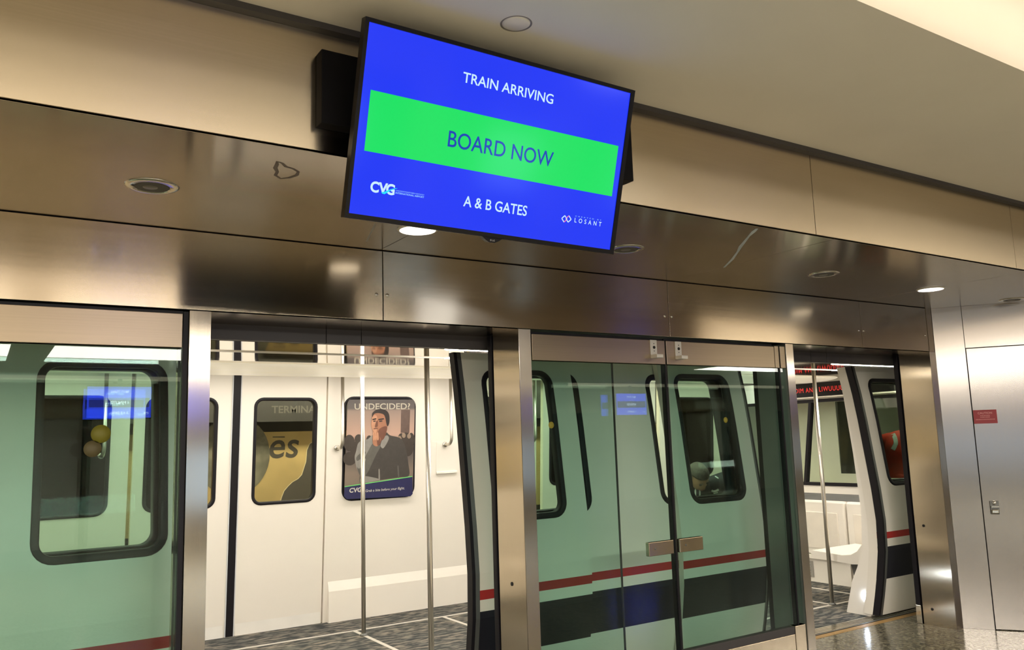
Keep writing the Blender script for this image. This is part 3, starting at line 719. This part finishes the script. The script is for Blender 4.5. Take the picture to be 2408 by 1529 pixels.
for x, y, rx, ry in ((235, 690, 75, 110), (300, 760, 60, 90), (360, 640, 55, 65), (500, 650, 40, 60), (930, 620, 45, 60), (990, 640, 70, 90), (1060, 650, 45, 95), (1010, 760, 80, 110), (240, 900, 90, 90)):
    c_.flat([(x+rx*math.cos(2*PI*k/18), y+ry*math.sin(2*PI*k/18)) for k in range(18)], pz, .001+random.random()*.0008, 0)
c_.flat([(925, 250), (1045, 250), (1035, 560), (918, 555)], pz, .001, 1)
for x, y in ((960, 590), (1030, 600), (905, 630)): c_.flat([(x+26*math.cos(2*PI*k/10), y+34*math.sin(2*PI*k/10)) for k in range(10)], pz, .0021, 2)
c_.done('crowd_print', [PM[1], PM[2], pm('print_crowd_light', lin(140, 122, 104), .4)], po)
def rnd(pts, k=4):
    out = []; n = len(pts)
    for i in range(n):
        p0, p1_, p2_, p3 = (pts[(i+j-1) % n] for j in range(4))
        for q in range(k):
            t_ = q/k
            out.append(tuple(.5*(2*b+(c-a)*t_+(2*a-5*b+4*c-d)*t_*t_+(3*b-a-3*c+d)*t_**3) for a, b, c, d in zip(p0, p1_, p2_, p3)))
    return out
mn = B()
mn.flat(rnd([(540, 590), (620, 640), (700, 600), (730, 550), (780, 590), (900, 620), (960, 690), (1000, 820), (1020, 960), (1030, 1125), (900, 1145), (640, 1185), (400, 1225), (380, 1130), (460, 830), (505, 700)]), pz, .0030, 0)
mn.flat(rnd([(545, 590), (480, 640), (400, 660), (350, 700), (325, 800), (305, 880), (320, 980), (345, 1060), (400, 1140), (440, 1120), (470, 950), (520, 800), (560, 700)]), pz, .0034, 2)
mn.flat(rnd([(340, 1010), (400, 960), (470, 830), (545, 700), (600, 730), (650, 720), (640, 760), (590, 850), (540, 960), (480, 1080), (420, 1150), (370, 1110)]), pz, .0038, 1)
mn.flat(rnd([(440, 1130), (640, 1180), (400, 1222), (385, 1160)]), pz, .0036, 2)
mn.flat(rnd([(690, 620), (740, 590), (760, 640), (690, 760), (650, 720)]), pz, .0036, 2)
mn.flat(rnd([(875, 1010), (890, 1000), (900, 1140), (885, 1150)]), pz, .0036, 1)
mn.flat(rnd([(330, 880), (420, 800), (450, 830), (350, 930)]), pz, .0037, 1)
mn.flat(rnd([(345, 990), (440, 900), (450, 930), (370, 1030)]), pz, .0041, 2)
mn.flat(rnd([(625, 1050), (638, 1050), (642, 1185), (626, 1185)]), pz, .0036, 2)
mn.done('jumper_print', [PM[3], PM[4], PM[5]], po)
hd = B()
hd.flat(rnd([(545, 300), (530, 400), (525, 460), (545, 520), (560, 570), (600, 600), (690, 585), (730, 530), (740, 470), (765, 430), (768, 340), (740, 290), (640, 262), (580, 270)]), pz, .0046, 0)
hd.flat(rnd([(545, 330), (530, 420), (528, 470), (548, 520), (575, 560), (600, 540), (605, 420), (600, 330)]), pz, .0050, 3)
hd.flat(rnd([(640, 500), (735, 470), (725, 560), (690, 640), (640, 660), (600, 610)]), pz, .0048, 1)
hd.flat(rnd([(548, 590), (580, 570), (610, 600), (640, 610), (655, 660), (640, 710), (600, 735), (560, 720), (545, 680)]), pz, .0054, 0)
for x in (560, 585, 612): hd.flat(rnd([(x-9, 560), (x+9, 556), (x+14, 640), (x-6, 650)]), pz, .0058, 3)
hd.flat(rnd([(605, 600), (640, 615), (650, 690), (610, 725)]), pz, .0056, 1)
hd.flat(rnd([(540, 310), (548, 285), (590, 250), (640, 238), (700, 245), (745, 275), (768, 330), (768, 420), (745, 470), (728, 430), (715, 360), (690, 310), (620, 292), (565, 305), (545, 345)]), pz, .0060, 2)
hd.flat(rnd([(545, 372), (590, 362), (592, 376), (548, 388)]), pz, .0060, 2).flat(rnd([(625, 372), (690, 362), (692, 376), (628, 388)]), pz, .0060, 2)
hd.flat(rnd([(555, 396), (585, 392), (586, 404), (558, 408)]), pz, .0060, 2).flat(rnd([(635, 396), (672, 392), (672, 404), (638, 410)]), pz, .0060, 2)
hd.flat(rnd([(595, 400), (612, 400), (612, 470), (575, 480)]), pz, .0057, 1).flat(rnd([(560, 497), (605, 488), (612, 500), (565, 508)]), pz, .0060, 1)
hd.done('head_print', [PM[6], PM[7], PM[8], PM[13]], po)
bt = B()
bt.flat([(172, 1275), (1075, 1140), (1078, 1370), (1050, 1400), (200, 1440), (163, 1400)], pz, .0064, 0)
bt.flat([(172, 1268), (1075, 1130), (1075, 1142), (172, 1280)], pz, .0066, 1)
sl = lambda u, v, d: zpt(u, v-(u-240)*.075, d)
bt.text('CVG', 236, 400, 1355, 1292, sl, .007, 2, bold=.03, shear=.12)
bt.text('Grab a bite before your flight.', 452, 970, 1372, 1328, sl, .007, 2, shear=.2, bold=.01)
bt.text('UNDECIDED?', 304, 1044, 246, 165, lambda u, v, d: zpt(u, v-(u-304)*.006, d), .003, 3, bold=.015)
bt.done('banner_print', [PM[9], PM[10], PM[11], PM[12]], po)
# second advert on the next far window: only a slice of it is seen through the open door leaf
ap = thing('advert_poster', 'dark poster showing only the letters EL through the open train door window', 'poster', (4.6, 7.43, 1.1))
def fz(u, v, d): return (u, FARY(v)+.005-d, v)
B().flat([(4.27, 1.13), (4.93, 1.13), (4.93, 2.01), (4.27, 2.01)], fz, 0, 0).done('backdrop', pm('print_smoke', (.10, .085, .075), .4, var=.4, scale=4), ap)
e0, e1 = on_plane(1144, 961, FP, FN), on_plane(1167, 949, FP, FN)
B().text('EL', e0.x, e1.x, e0.z, e1.z, fz, .004, 0, bold=.015).done('lettering', PM[12], ap)

# ================================================================== BEYOND THE TRAIN
YM = 8.6
o = B().box(-16, 24, 8.9, 9.0, -.5, 4).done('wall_back', pm('tunnel_grey', (.10, .09, .08), .8)); struct(o, 'dark wall beyond the train', 'wall')
fnm = lambda u, v, d: (u, YM-d, v)
mb = thing('wall_banner', 'tan paper banner with dark letters seen through the far train door', 'banner', (2.2, YM, .6))
M_TAN = pm('tan_paper', (.40, .29, .13), .7, var=.2, scale=3)
bb = B().box(-3, 8, YM, YM+.02, .8, 1.76); bb.done('banner_sheet', M_TAN, mb)
tx = B()
tx.text('es', 2.555, 2.868, 1.485, 1.675, fnm, .001, 0, shear=.18, bold=.012)
tx.flat([(2.588, 1.702), (2.716, 1.698), (2.716, 1.711), (2.588, 1.712)], fnm, .001, 0)
tx.text('m', 1.62, 1.90, 1.50, 1.68, fnm, .001, 0, shear=.18, bold=.012)
tx.done('banner_lettering', pm('banner_ink', (.045, .038, .032), .6), mb)
dk = B(); dk.flat([(2.20+.36*math.cos(2*PI*k/40), 1.53+.40*math.sin(2*PI*k/40)) for k in range(40)], fnm, .003, 0); dk.done('round_patch', pm('round_patch_grey', (.15, .14, .11), .6, var=.5, scale=8), mb)
rg = [(3.05, 1.66), (2.985, 1.625), (2.955, 1.56), (2.945, 1.44), (2.925, 1.38), (2.90, 1.305), (2.86, 1.265), (2.80, 1.235), (2.755, 1.195), (2.715, 1.15), (2.69, 1.09), (2.67, 1.02), (2.66, .80), (3.6, .80), (3.6, 1.66)]
rb_ = B(); rb_.flat(rg, fnm, .003, 0)
for a, c in zip(rg[:12], rg[1:13]): rb_.flat([(a[0]-.006, a[1]+.004), a, c, (c[0]-.006, c[1]+.004)], fnm, .0035, 1)
rb_.done('torn_edge', [pm('torn_dark', (.055, .048, .042), .7), pm('torn_edge_pale', (.55, .47, .33), .6)], mb)
o = B().box(.6, 1.0, YM-.01, YM-.001, .95, 1.55).done('picture_board', pm('board_olive', (.32, .25, .10), .5)); tag(o, 'olive board with a dark foot beyond the left glass screen', 'board')
sg = thing('overhead_sign', 'dark overhead sign reading TERMINAL beyond the far train door', 'sign', (3.0, 8.5, 1.86))
B().box(-2, 8, 8.45, 8.50, 1.86, 2.25).done('sign_board', pm('sign_charcoal', (.035, .034, .036), .4), sg)
kq = 8.45/8.6
B().text('TERMINAL', 2.575*kq, 3.10*kq, 1.6+(1.953-1.6)*kq, 1.6+(2.030-1.6)*kq, lambda u, v, d: (u, 8.449-d, v), 0, bold=.02).done('sign_lettering', pm('sign_grey_letters', (.085, .08, .078), .5), sg)
t = thing('tunnel_light', 'long strip light above the far side of the train', 'light', (3, 8.1, 2.5))
B().box(-3, 9, 8.05, 8.20, 2.48, 2.52).done('housing', M_LINT, t)
B().box(-3, 9, 8.07, 8.18, 2.475, 2.48).done('tube', emis('tunnel_tube', (1, .85, .6), E_TUNNEL), t)
o = B().box(-16, 24, 4.42, 8.9, -.9, -.7).done('floor', pm('track_bed', (.05, .048, .045), .9)); struct(o, 'dark track bed under the train', 'floor')
# next car behind the end window
nc = thing('train_car', 'second train car beyond the end window of the first', 'train', (10, 6, 0))
X2 = 8.45
B().box(X2, 12, 4.5, 7.6, -.15, 0).done('carpet_floor', CARP, nc)
B().box(X2, 12, 4.5, 7.6, 2.2, 2.25).done('roof', M_LINT, nc)
B().box(X2, 12, 7.55, 7.6, 0, 2.2).done('side_wall', M_INT, nc); B().box(11.95, 12, 4.5, 7.6, 0, 2.2).done('end_wall', M_INT, nc)
e2 = B().box(X2, X2+.04, 4.6, 7.5, 0, 1.06).box(X2, X2+.04, 4.6, 7.5, 1.96, 2.2).box(X2, X2+.04, 5.775, 5.845, 1.06, 1.96).box(X2, X2+.04, 6.11, 6.9, 1.06, 1.96).box(X2, X2+.04, 5.845, 6.11, 1.06, 1.10).box(X2, X2+.04, 5.845, 6.11, 1.93, 1.96).box(X2, X2+.04, 4.6, 4.9, 1.06, 1.96).done('end_wall', M_INT, nc)
B().box(X2+.01, X2+.02, 5.845, 6.11, 1.10, 1.93).done('window_pane', glass('smoked_glass', (.32, .34, .30)), e2)
B().box(X2+.01, X2+.02, 4.9, 5.775, 1.06, 1.96).done('window_pane', GLASS_T, e2)
B().box(8.7, 11.5, 5.6, 5.75, 2.185, 2.199).box(8.52, 8.8, 4.95, 5.5, 2.185, 2.199).done('added_lamp_strip', emis('added_next_car_tube', (1, .92, .8), 12.0), nc)  # unseen strips; the short one is added to brighten the worker

# ================================================================== PEOPLE
SKIN = pm('skin_tone', (.50, .27, .16), .5, var=.1, scale=30)
def hand(parent, wrist, dirv, palm_n, side, name='hand', s=1.0):
    d = Vector(dirv).normalized(); n = Vector(palm_n).normalized(); a = d.cross(n).normalized()*side; w_ = Vector(wrist)
    V = [(*w_, .024*s, .018*s), (*(w_+d*.05*s), .034*s, .016*s), (*(w_+d*.085*s), .036*s, .015*s)]; Ed = [(0, 1), (1, 2)]
    for k, (off, ln) in enumerate(((-.028, .062), (-.010, .074), (.010, .070), (.027, .055))):
        b0 = w_+d*.088*s+a*off*s; p1 = b0+d*ln*.5*s+n*.008*s; p2 = p1+d*ln*.32*s+n*.022*s; p3 = p2+d*ln*.14*s+n*.026*s
        i = len(V); V += [(*b0, .0095*s), (*p1, .0090*s), (*p2, .0082*s), (*p3, .0070*s)]; Ed += [(2, i), (i, i+1), (i+1, i+2), (i+2, i+3)]
    t0 = w_+d*.035*s-a*.030*s; t1 = t0+d*.03*s-a*.025*s+n*.012*s; t2 = t1+d*.026*s-a*.006*s+n*.014*s
    i = len(V); V += [(*t0, .013*s), (*t1, .0105*s), (*t2, .0085*s)]; Ed += [(1, i), (i, i+1), (i+1, i+2)]
    return skin(name, V, Ed, SKIN, parent, 1)
def head(parent, c, fwd, up, hair, hair_len=.0, s=1.0):
    f = Vector(fwd).normalized(); u = (Vector(up)-Vector(up).dot(f)*f).normalized(); r = f.cross(u).normalized(); c = Vector(c)
    me = bmesh.new(); bmesh.ops.create_uvsphere(me, u_segments=40, v_segments=28, radius=1)
    def g(x, c0, w_): return math.exp(-((x-c0)/w_)**2)
    for q in me.verts:
        X, Y, Z = q.co                                                  # X right, Y forward, Z up
        w_ = .076*(1-.16*max(0, -Z)**1.3); l = .098; h = .118
        y = Y*l; x = X*w_; z = Z*h
        if Y > 0:
            y += .020*g(X, 0, .16)*g(Z, -.18, .16)*1.1+.008*g(X, 0, .18)*g(Z, .08, .2)   # nose
            y -= .010*(g(X, .36, .16)+g(X, -.36, .16))*g(Z, .10, .12)                     # eye sockets
            y += .006*g(X, 0, .5)*g(Z, .27, .12)                                          # brow
            y += .010*g(X, 0, .30)*g(Z, -.82, .16)+.006*g(X, 0, .26)*g(Z, -.50, .07)-.005*g(X, 0, .3)*g(Z, -.57, .03)
            y -= .012*max(0, -Z-.55)
        else: z += .006*max(0, -Y)
        q.co = c+(r*x+f*y+u*z)*s
    m_ = bpy.data.meshes.new('head'); me.to_mesh(m_); me.free(); m_.materials.append(SKIN)
    for p in m_.polygons: p.use_smooth = True
    o = bpy.data.objects.new('head', m_); COL.objects.link(o); o.parent = parent; o.matrix_parent_inverse = WORLD[parent].inverted()
    for sg in (-1, 1):
        ft = B(); ec = c+(r*sg*.029+f*.086+u*.012)*s
        bmesh.ops.create_uvsphere(ft.bm, u_segments=12, v_segments=8, radius=.0105*s, matrix=Matrix.Translation(ec))
        ft.done('eye', pm('eye_dark', (.05, .035, .03), .2), o, True, True)
        bw = B(); bw.tube([c+(r*sg*x+f*(.101-abs(x-.03)*.25)+u*(.036-abs(x-.03)*.2))*s for x in (.012, .024, .036, .048)], [.003, .0045, .004, .002], 8)
        bw.done('eyebrow', hair, o, True, True)
    mo = B(); mo.tube([c+(r*x+f*(.094-abs(x)*.35)+u*-.062)*s for x in (-.022, -.011, 0, .011, .022)], [.002, .0042, .005, .0042, .002], 8); mo.done('mouth', pm('lip', (.30, .10, .08), .5), o, True, True)
    for sg in (-1, 1):
        er = B(); bmesh.ops.create_uvsphere(er.bm, u_segments=12, v_segments=10, radius=1, matrix=Matrix.Translation(c+(r*sg*.078-f*.008-u*.005)*s) @ Matrix((r*.010*s, f*.020*s, u*.032*s)).transposed().to_4x4())
        er.done('ear', SKIN, o, True, True)
    hb_ = bmesh.new(); bmesh.ops.create_uvsphere(hb_, u_segments=32, v_segments=24, radius=1)
    kill = [q for q in hb_.verts if (q.co.y > .25 and q.co.z < .42) or (q.co.z < -.30-hair_len and q.co.y > -.2) or q.co.z < -.55-hair_len]
    bmesh.ops.delete(hb_, geom=kill, context='VERTS')
    for q in hb_.verts: X, Y, Z = q.co; q.co = c+(r*X*.083+f*(Y*.106-.004)+u*(Z*.126+.002))*s
    bmesh.ops.solidify(hb_, geom=hb_.faces[:], thickness=.006)
    m_ = bpy.data.meshes.new('hair'); hb_.to_mesh(m_); hb_.free(); m_.materials.append(hair)
    for p in m_.polygons: p.use_smooth = True
    h = bpy.data.objects.new('hair', m_); COL.objects.link(h); h.parent = o
    return o
# seated man, slumped, seen through the glass
CLO = pm('navy_tracksuit', (.012, .013, .018), .7, var=.3, scale=20)
HAIR1 = pm('short_grey_brown_hair', (.13, .105, .08), .85, var=.8, scale=60)
p1 = thing('person', 'seated person in dark zip jacket with white stripes, head bowed, in the train', 'person', (4.85, 4.86, 0))
P1 = [(4.90, 4.87, .53, .150, .125), (4.89, 4.85, .72, .155, .125), (4.87, 4.83, .93, .175, .13), (4.86, 4.81, 1.10, .165, .12), (4.82, 4.76, 1.185, .062),
      (4.78, 4.93, 1.13, .078), (4.74, 5.02, .92, .058), (4.62, 4.97, .72, .046), (4.50, 4.90, .66, .036),          # right arm, hand on knee
      (4.95, 4.67, 1.20, .088), (5.03, 4.62, 1.27, .078), (5.05, 4.70, 1.02, .060), (4.86, 4.72, .86, .046), (4.74, 4.76, .84, .036),
      (4.80, 4.97, .53, .10), (4.52, 5.00, .54, .082), (4.38, 5.01, .50, .062), (4.40, 5.02, .26, .056), (4.42, 5.03, .08, .045),
      (4.82, 4.78, .53, .10), (4.54, 4.77, .54, .082), (4.40, 4.77, .50, .062), (4.41, 4.78, .26, .056), (4.43, 4.78, .08, .045)]
E1 = [(0, 1), (1, 2), (2, 3), (3, 4), (3, 5), (5, 6), (6, 7), (7, 8), (3, 9), (9, 10), (10, 11), (11, 12), (12, 13), (0, 14), (14, 15), (15, 16), (16, 17), (17, 18), (0, 19), (19, 20), (20, 21), (21, 22), (22, 23)]
bd = skin('body', P1, E1, CLO, p1)
f1 = Vector((-.06, -.66, -.72)).normalized()
head(p1, (4.755, 4.70, 1.270), f1, (-.30, -.25, .9), HAIR1, s=.98)
skin('neck', [(4.83, 4.77, 1.16, .055), (4.79, 4.73, 1.23, .052)], [(0, 1)], SKIN, p1, 1)
hand(p1, (4.49, 4.90, .655), (-1, -.2, -.15), (0, 0, -1), 1); hand(p1, (4.73, 4.765, .84), (-1, .3, -.2), (0, 0, -1), -1)
for x in (-18, -4): pass
shoe = pm('black_shoe', (.012, .012, .012), .5)
for y in (5.03, 4.78): skin('shoe', [(4.45, y, .055, .05), (4.36, y, .048, .048), (4.24, y, .036, .036)], [(0, 1), (1, 2)], shoe, p1, 1)
WH = pm('white_trim_cloth', (.72, .72, .70), .6)
def stripe(parent, pts, wd, toward, name='jacket_stripe', mat=WH):
    bm_ = B(); pts = [Vector(p) for p in pts]; prev = None
    for i, p in enumerate(pts):
        d = (pts[min(i+1, len(pts)-1)]-pts[max(i-1, 0)]).normalized(); n = (Vector(toward)-p).normalized(); s_v = d.cross(n).normalized()*wd/2
        cur = [bm_.v(p-s_v), bm_.v(p+s_v), bm_.v(p+s_v-n*.004), bm_.v(p-s_v-n*.004)]
        if prev:
            for k in range(4): bm_.f([prev[k], prev[(k+1) % 4], cur[(k+1) % 4], cur[k]])
        else: bm_.f(cur)
        prev = cur
    bm_.f(prev[::-1])
    return bm_.done(name, mat, parent)
def surf(o, px, py, lift=.004):
    # nearest hit of the sight line on a mesh, in world space
    dg = bpy.context.evaluated_depsgraph_get(); mw = o.matrix_world; inv = mw.inverted()
    d = ray(px, py).normalized(); ok, loc, nr, idx = o.ray_cast(inv @ EYE, (inv.to_3x3() @ d).normalized())
    return (mw @ loc) - d*lift if ok else None
bpy.context.view_layer.update()
def zp(x, y): return (1560+x/7.645, 1020+y/7.645)
for xx in (610, 690):
    pts = [surf(bd, *zp(xx, yy)) for yy in range(860, 1240, 40)]; pts = [p for p in pts if p]
    if len(pts) > 1: stripe(p1, pts, .012, EYE)
mk = [surf(bd, *zp(x, y), .006) for x, y in ((905, 1035), (940, 1050), (975, 1045), (1010, 1032), (1035, 1018))]; mk = [p for p in mk if p]
if len(mk) > 1: stripe(p1, mk, .016, EYE, 'chest_mark')
mk = [surf(bd, *zp(x, y), .006) for x, y in ((940, 1088), (980, 1082), (1020, 1072))]; mk = [p for p in mk if p]
if len(mk) > 1: stripe(p1, mk, .010, EYE, 'chest_mark')
mk = [surf(bd, *zp(x, y), .006) for x, y in ((965, 775), (995, 790), (1030, 815))]; mk = [p for p in mk if p]
if len(mk) > 1: stripe(p1, mk, .008, EYE, 'sleeve_mark')
mk = [surf(bd, *zp(x, y), .006) for x, y in ((1095, 625), (1118, 680))]; mk = [p for p in mk if p]
if len(mk) > 1: stripe(p1, mk, .016, EYE, 'shoulder_stripe')
p1.location.y += .07; p1.location.x += .05
# worker in the next car, seen through the right door leaf's window
p2 = thing('person', 'standing person in orange-red safety vest with pale reflective band, bending', 'person', (8.85, 5.62, 0))
TR2 = pm('dark_work_trousers', (.02, .02, .02), .8)
V2 = [(8.85, 5.60, .98, .155, .12), (8.85, 5.60, 1.12, .155, .115), (8.86, 5.56, 1.30, .175, .125), (8.88, 5.50, 1.47, .160, .11), (8.92, 5.43, 1.56, .060),
      (8.78, 5.70, 1.46, .085), (8.74, 5.78, 1.22, .062), (8.76, 5.62, 1.08, .050), (8.80, 5.44, 1.04, .038),
      (9.02, 5.34, 1.45, .085), (9.06, 5.26, 1.22, .060), (8.98, 5.20, 1.05, .048), (8.92, 5.24, .98, .038),
      (8.80, 5.68, .90, .10), (8.80, 5.70, .50, .075), (8.80, 5.72, .10, .05), (8.92, 5.52, .90, .10), (8.93, 5.50, .50, .075), (8.93, 5.50, .10, .05)]
E2 = [(0, 1), (1, 2), (2, 3), (3, 4), (3, 5), (5, 6), (6, 7), (7, 8), (3, 9), (9, 10), (10, 11), (11, 12), (0, 13), (13, 14), (14, 15), (0, 16), (16, 17), (17, 18)]
VEST = pm('orange_red_vest', (.75, .045, .022), .6, var=.25, scale=14)
b2 = skin('body', V2, E2, VEST, p2)
skin('trousers', [(8.85, 5.60, 1.03, .165, .13), (8.80, 5.68, .88, .11), (8.80, 5.70, .50, .085), (8.80, 5.72, .08, .062), (8.92, 5.52, .88, .11), (8.93, 5.50, .50, .085), (8.93, 5.50, .08, .062)], [(0, 1), (1, 2), (2, 3), (0, 4), (4, 5), (5, 6)], TR2, p2)
head(p2, (8.95, 5.40, 1.665), (.55, -.7, -.35), (.2, -.2, .9), pm('near_black_hair', (.014, .012, .012), .6, var=.4, scale=60), .15)
hand(p2, (8.81, 5.43, 1.035), (.3, -.9, -.1), (0, 0, -1), 1); hand(p2, (8.915, 5.25, .975), (-.5, .5, -.4), (0, 0, -1), -1)
for x, y in ((8.80, 5.72), (8.93, 5.50)): skin('shoe', [(x, y, .06, .055), (x+.06, y-.07, .05, .05), (x+.12, y-.14, .038, .038)], [(0, 1), (1, 2)], shoe, p2, 1)
p2.location.x -= .05; p2.location.y += .05
bpy.context.view_layer.update(); WORLD[p2] = p2.matrix_world.copy()
def z6(x, y): return (2020+x/5.094, 880+y/5.097)
pts = [surf(b2, *z6(x, y), .006) for x, y in ((318, 700), (345, 690), (375, 692), (405, 715), (428, 755), (440, 800), (440, 835), (425, 870), (405, 905))]; pts = [p for p in pts if p]
if len(pts) > 1: stripe(p2, pts, .045, EYE, 'reflective_band', pm('reflective_pale_blue', (.62, .74, .74), .4))

# ================================================================== REST OF THE PLATFORM (behind the viewpoint, seen in reflections)
M_PANEL = emis('ceiling_panel_diffuser', (1, .95, .86), E_TROFFER)
for k, (a, c) in enumerate(((-10.0, -4.6), (-4.2, .275), (.69, 5.2), (11.1, 14.6))):
    t = thing('ceiling_light', '%s bright ceiling panel light from the left over the opposite platform side' % ('first second third fourth fifth sixth'.split()[k]), 'ceiling light', ((a+c)/2, -3.2, 2.8), group='panel lights over the far side of the platform')
    yb = -3.95 if k < 3 else -3.3
    B().box(a, c, yb, -2.6, 2.796, 2.80).done('diffuser', M_PANEL, t)
    f_ = B()
    for x0, x1, y0, y1 in ((a-.03, c+.03, yb-.03, yb), (a-.03, c+.03, -2.6, -2.57), (a-.03, a, yb, -2.6), (c, c+.03, yb, -2.6)): f_.box(x0, x1, y0, y1, 2.788, 2.80)
    f_.done('frame', M_INT, t)
t = thing('ceiling_light', 'wide dim glowing panel added in the raised ceiling close to the steel fascia', 'ceiling light', (4, .2, 3.52))
B().box(-14, 23, -.5, .9, 3.512, 3.52).done('diffuser', emis('added_near_panel', (1, .86, .66), 2.2), t)  # unseen panel added to brighten the train and the floor
t = thing('ceiling_light', 'long thin warm line of light over the opposite platform side', 'ceiling light', (4, -7.1, 2.8))
B().box(-14, 23, -7.5, -6.7, 2.79, 2.80).done('diffuser', emis('line_light', (1, .9, .62), 2.4), t)
for a, c, col, nm in ((-12.0, 2.44, (1, .86, .66), 'long warm'), (5.0, 5.6, (1.4, 1.5, 1.65), 'short cool'), (10.4, 12.9, (1, .84, .6), 'right-hand warm')):
    t = thing('ceiling_light', nm + ' glowing panel added in the raised ceiling for the header reflections', 'ceiling light', ((a+c)/2, -2, 3.52), group='added panels in the raised ceiling')
    B().box(a, c, -2.38, -.6, 3.512, 3.52).box(a, c, -2.4, -2.39, 2.86, 3.512).done('diffuser', emis('raised_panel_' + nm[:4], col, E_RAISED), t)  # unseen panels added to put bright patches into the header's reflections
def back_screen(x0, x1, z0, z1, y, label):
    t = thing('display_screen', label, 'display screen', ((x0+x1)/2, y, z0), group='screens of the opposite platform side')
    B().box(x0-.02, x1+.02, y-.06, y-.002, z0-.02, z1+.02, bev=.003).done('bezel', M_BEZ, t)
    W, H = x1-x0, z1-z0; fb = lambda u, v, d: (x1-u*W, y+.001+d, z0+v*H)
    s_ = B().flat([(0, 0), (1, 0), (1, 1), (0, 1)], fb, 0, 0).flat([(.03, .34), (.97, .34), (.97, .64), (.03, .64)], fb, .002, 1)
    s_.text('NEXT TRAIN', .36, .64, .80, .88, fb, .003, 2).text('4 MINUTES', .35, .65, .44, .54, fb, .004, 2).text('A & B GATES', .36, .64, .12, .20, fb, .003, 2).text('CVG', .04, .12, .11, .18, fb, .003, 2)
    s_.done('screen', [emis('far_screen_blue', lin(40, 70, 255), 11), emis('far_screen_navy', lin(30, 40, 140), 8), emis('far_screen_white', (.6, .75, 1), 18)], t)
    B().box((x0+x1)/2-.03, (x0+x1)/2+.03, y-.05, y-.01, z1, 2.8).done('hanger', M_BLK, t)
back_screen(1.478, 2.438, 2.155, 2.665, -7.14, 'blue NEXT TRAIN screen reflected in the left glass screen')
back_screen(12.50, 13.42, 2.10, 2.60, -7.14, 'blue NEXT TRAIN screen reflected in the emergency door glass')
# opposite side: steel front with bays, and added glowing panels
o = B().box(-16, 24, -8.9, -8.6, 2.22, 2.8).done('wall_left', M_TANW); struct(o, 'tan header of the opposite platform front', 'wall')
M_BAY = [pm('bay_dark_glass', (.05, .05, .045), .15), pm('bay_white_train', (.62, .58, .50), .4)]
x = -16; k = 0
while x < 24:
    wd = (1.7, 2.3)[k % 2]; mi = (1, 1, 0, 1)[k % 4]
    o = B().box(x, x+wd-.12, -8.8, -8.7, 0, 2.22).done('wall_left', M_BAY[mi]); struct(o, 'bay %d metres along the opposite platform front' % round(x+16), 'wall')
    o = B().box(x+wd-.12, x+wd, -8.8, -8.45, 0, 2.22).done('pillar', STEEL_V); struct(o, 'steel post %d metres along the opposite platform front' % round(x+wd+16), 'pillar')
    x += wd; k += 1
for a, c, nm in ((-9.0, -4.0, 'far left'), (3.3, 4.7, 'middle'), (7.0, 8.3, 'centre'), (10.45, 10.9, 'right'), (20.1, 20.5, 'far right')):
    t = thing('added_glow_panel', nm + ' pale blue glowing panel added for reflections at the opposite platform front', 'light panel', ((a+c)/2, -8.4, .55), group='added glowing panels at the opposite platform front')
    B().box(a, c, -8.43, -8.40, .55, 1.62).done('lit_face', emis('added_cool_glow', (.45, .70, 1), E_ADDED_BLUE), t)  # glowing faces added to give steel and screen bluish reflections
    B().box(a-.04, c+.04, -8.45, -8.43, 0, 1.66).done('panel_frame', M_LINT, t)
o = B().box(-16.1, -16, -9, 4.3, 0, 3.6).done('wall_left', M_TANW); struct(o, 'tan end wall far to the left', 'wall')
o = B().box(24, 24.1, -9, 4.3, 0, 3.6).done('wall_right', M_TANW); struct(o, 'tan end wall far to the right', 'wall')
for x in (-3.2, 5.2, 9.4):  # unseen columns added to break up the steel's reflections
    o = B().box(x, x+.5, -6.0, -5.5, 0, 2.8, bev=.01).done('pillar', pm('added_dark_column', (.12, .10, .08), .4)); struct(o, 'added square dark column in mid platform, %.0f metres along' % (x+4), 'pillar')
t = thing('ceiling_light', 'added hanging housing for the unseen lamp below the raised ceiling', 'ceiling light', (3, 1.1, 3.09))
B().box(-3, 9, 1.05, 1.20, 3.09, 3.112, bev=.003).done('housing', M_INT, t)  # housing and hangers added around the unseen riser lamp
for x in (-2.5, 3, 8.5): B().tube([(x, 1.065, 3.11), (x, 1.065, 3.52)], .008, 10).done('hanger', M_GREY, t)
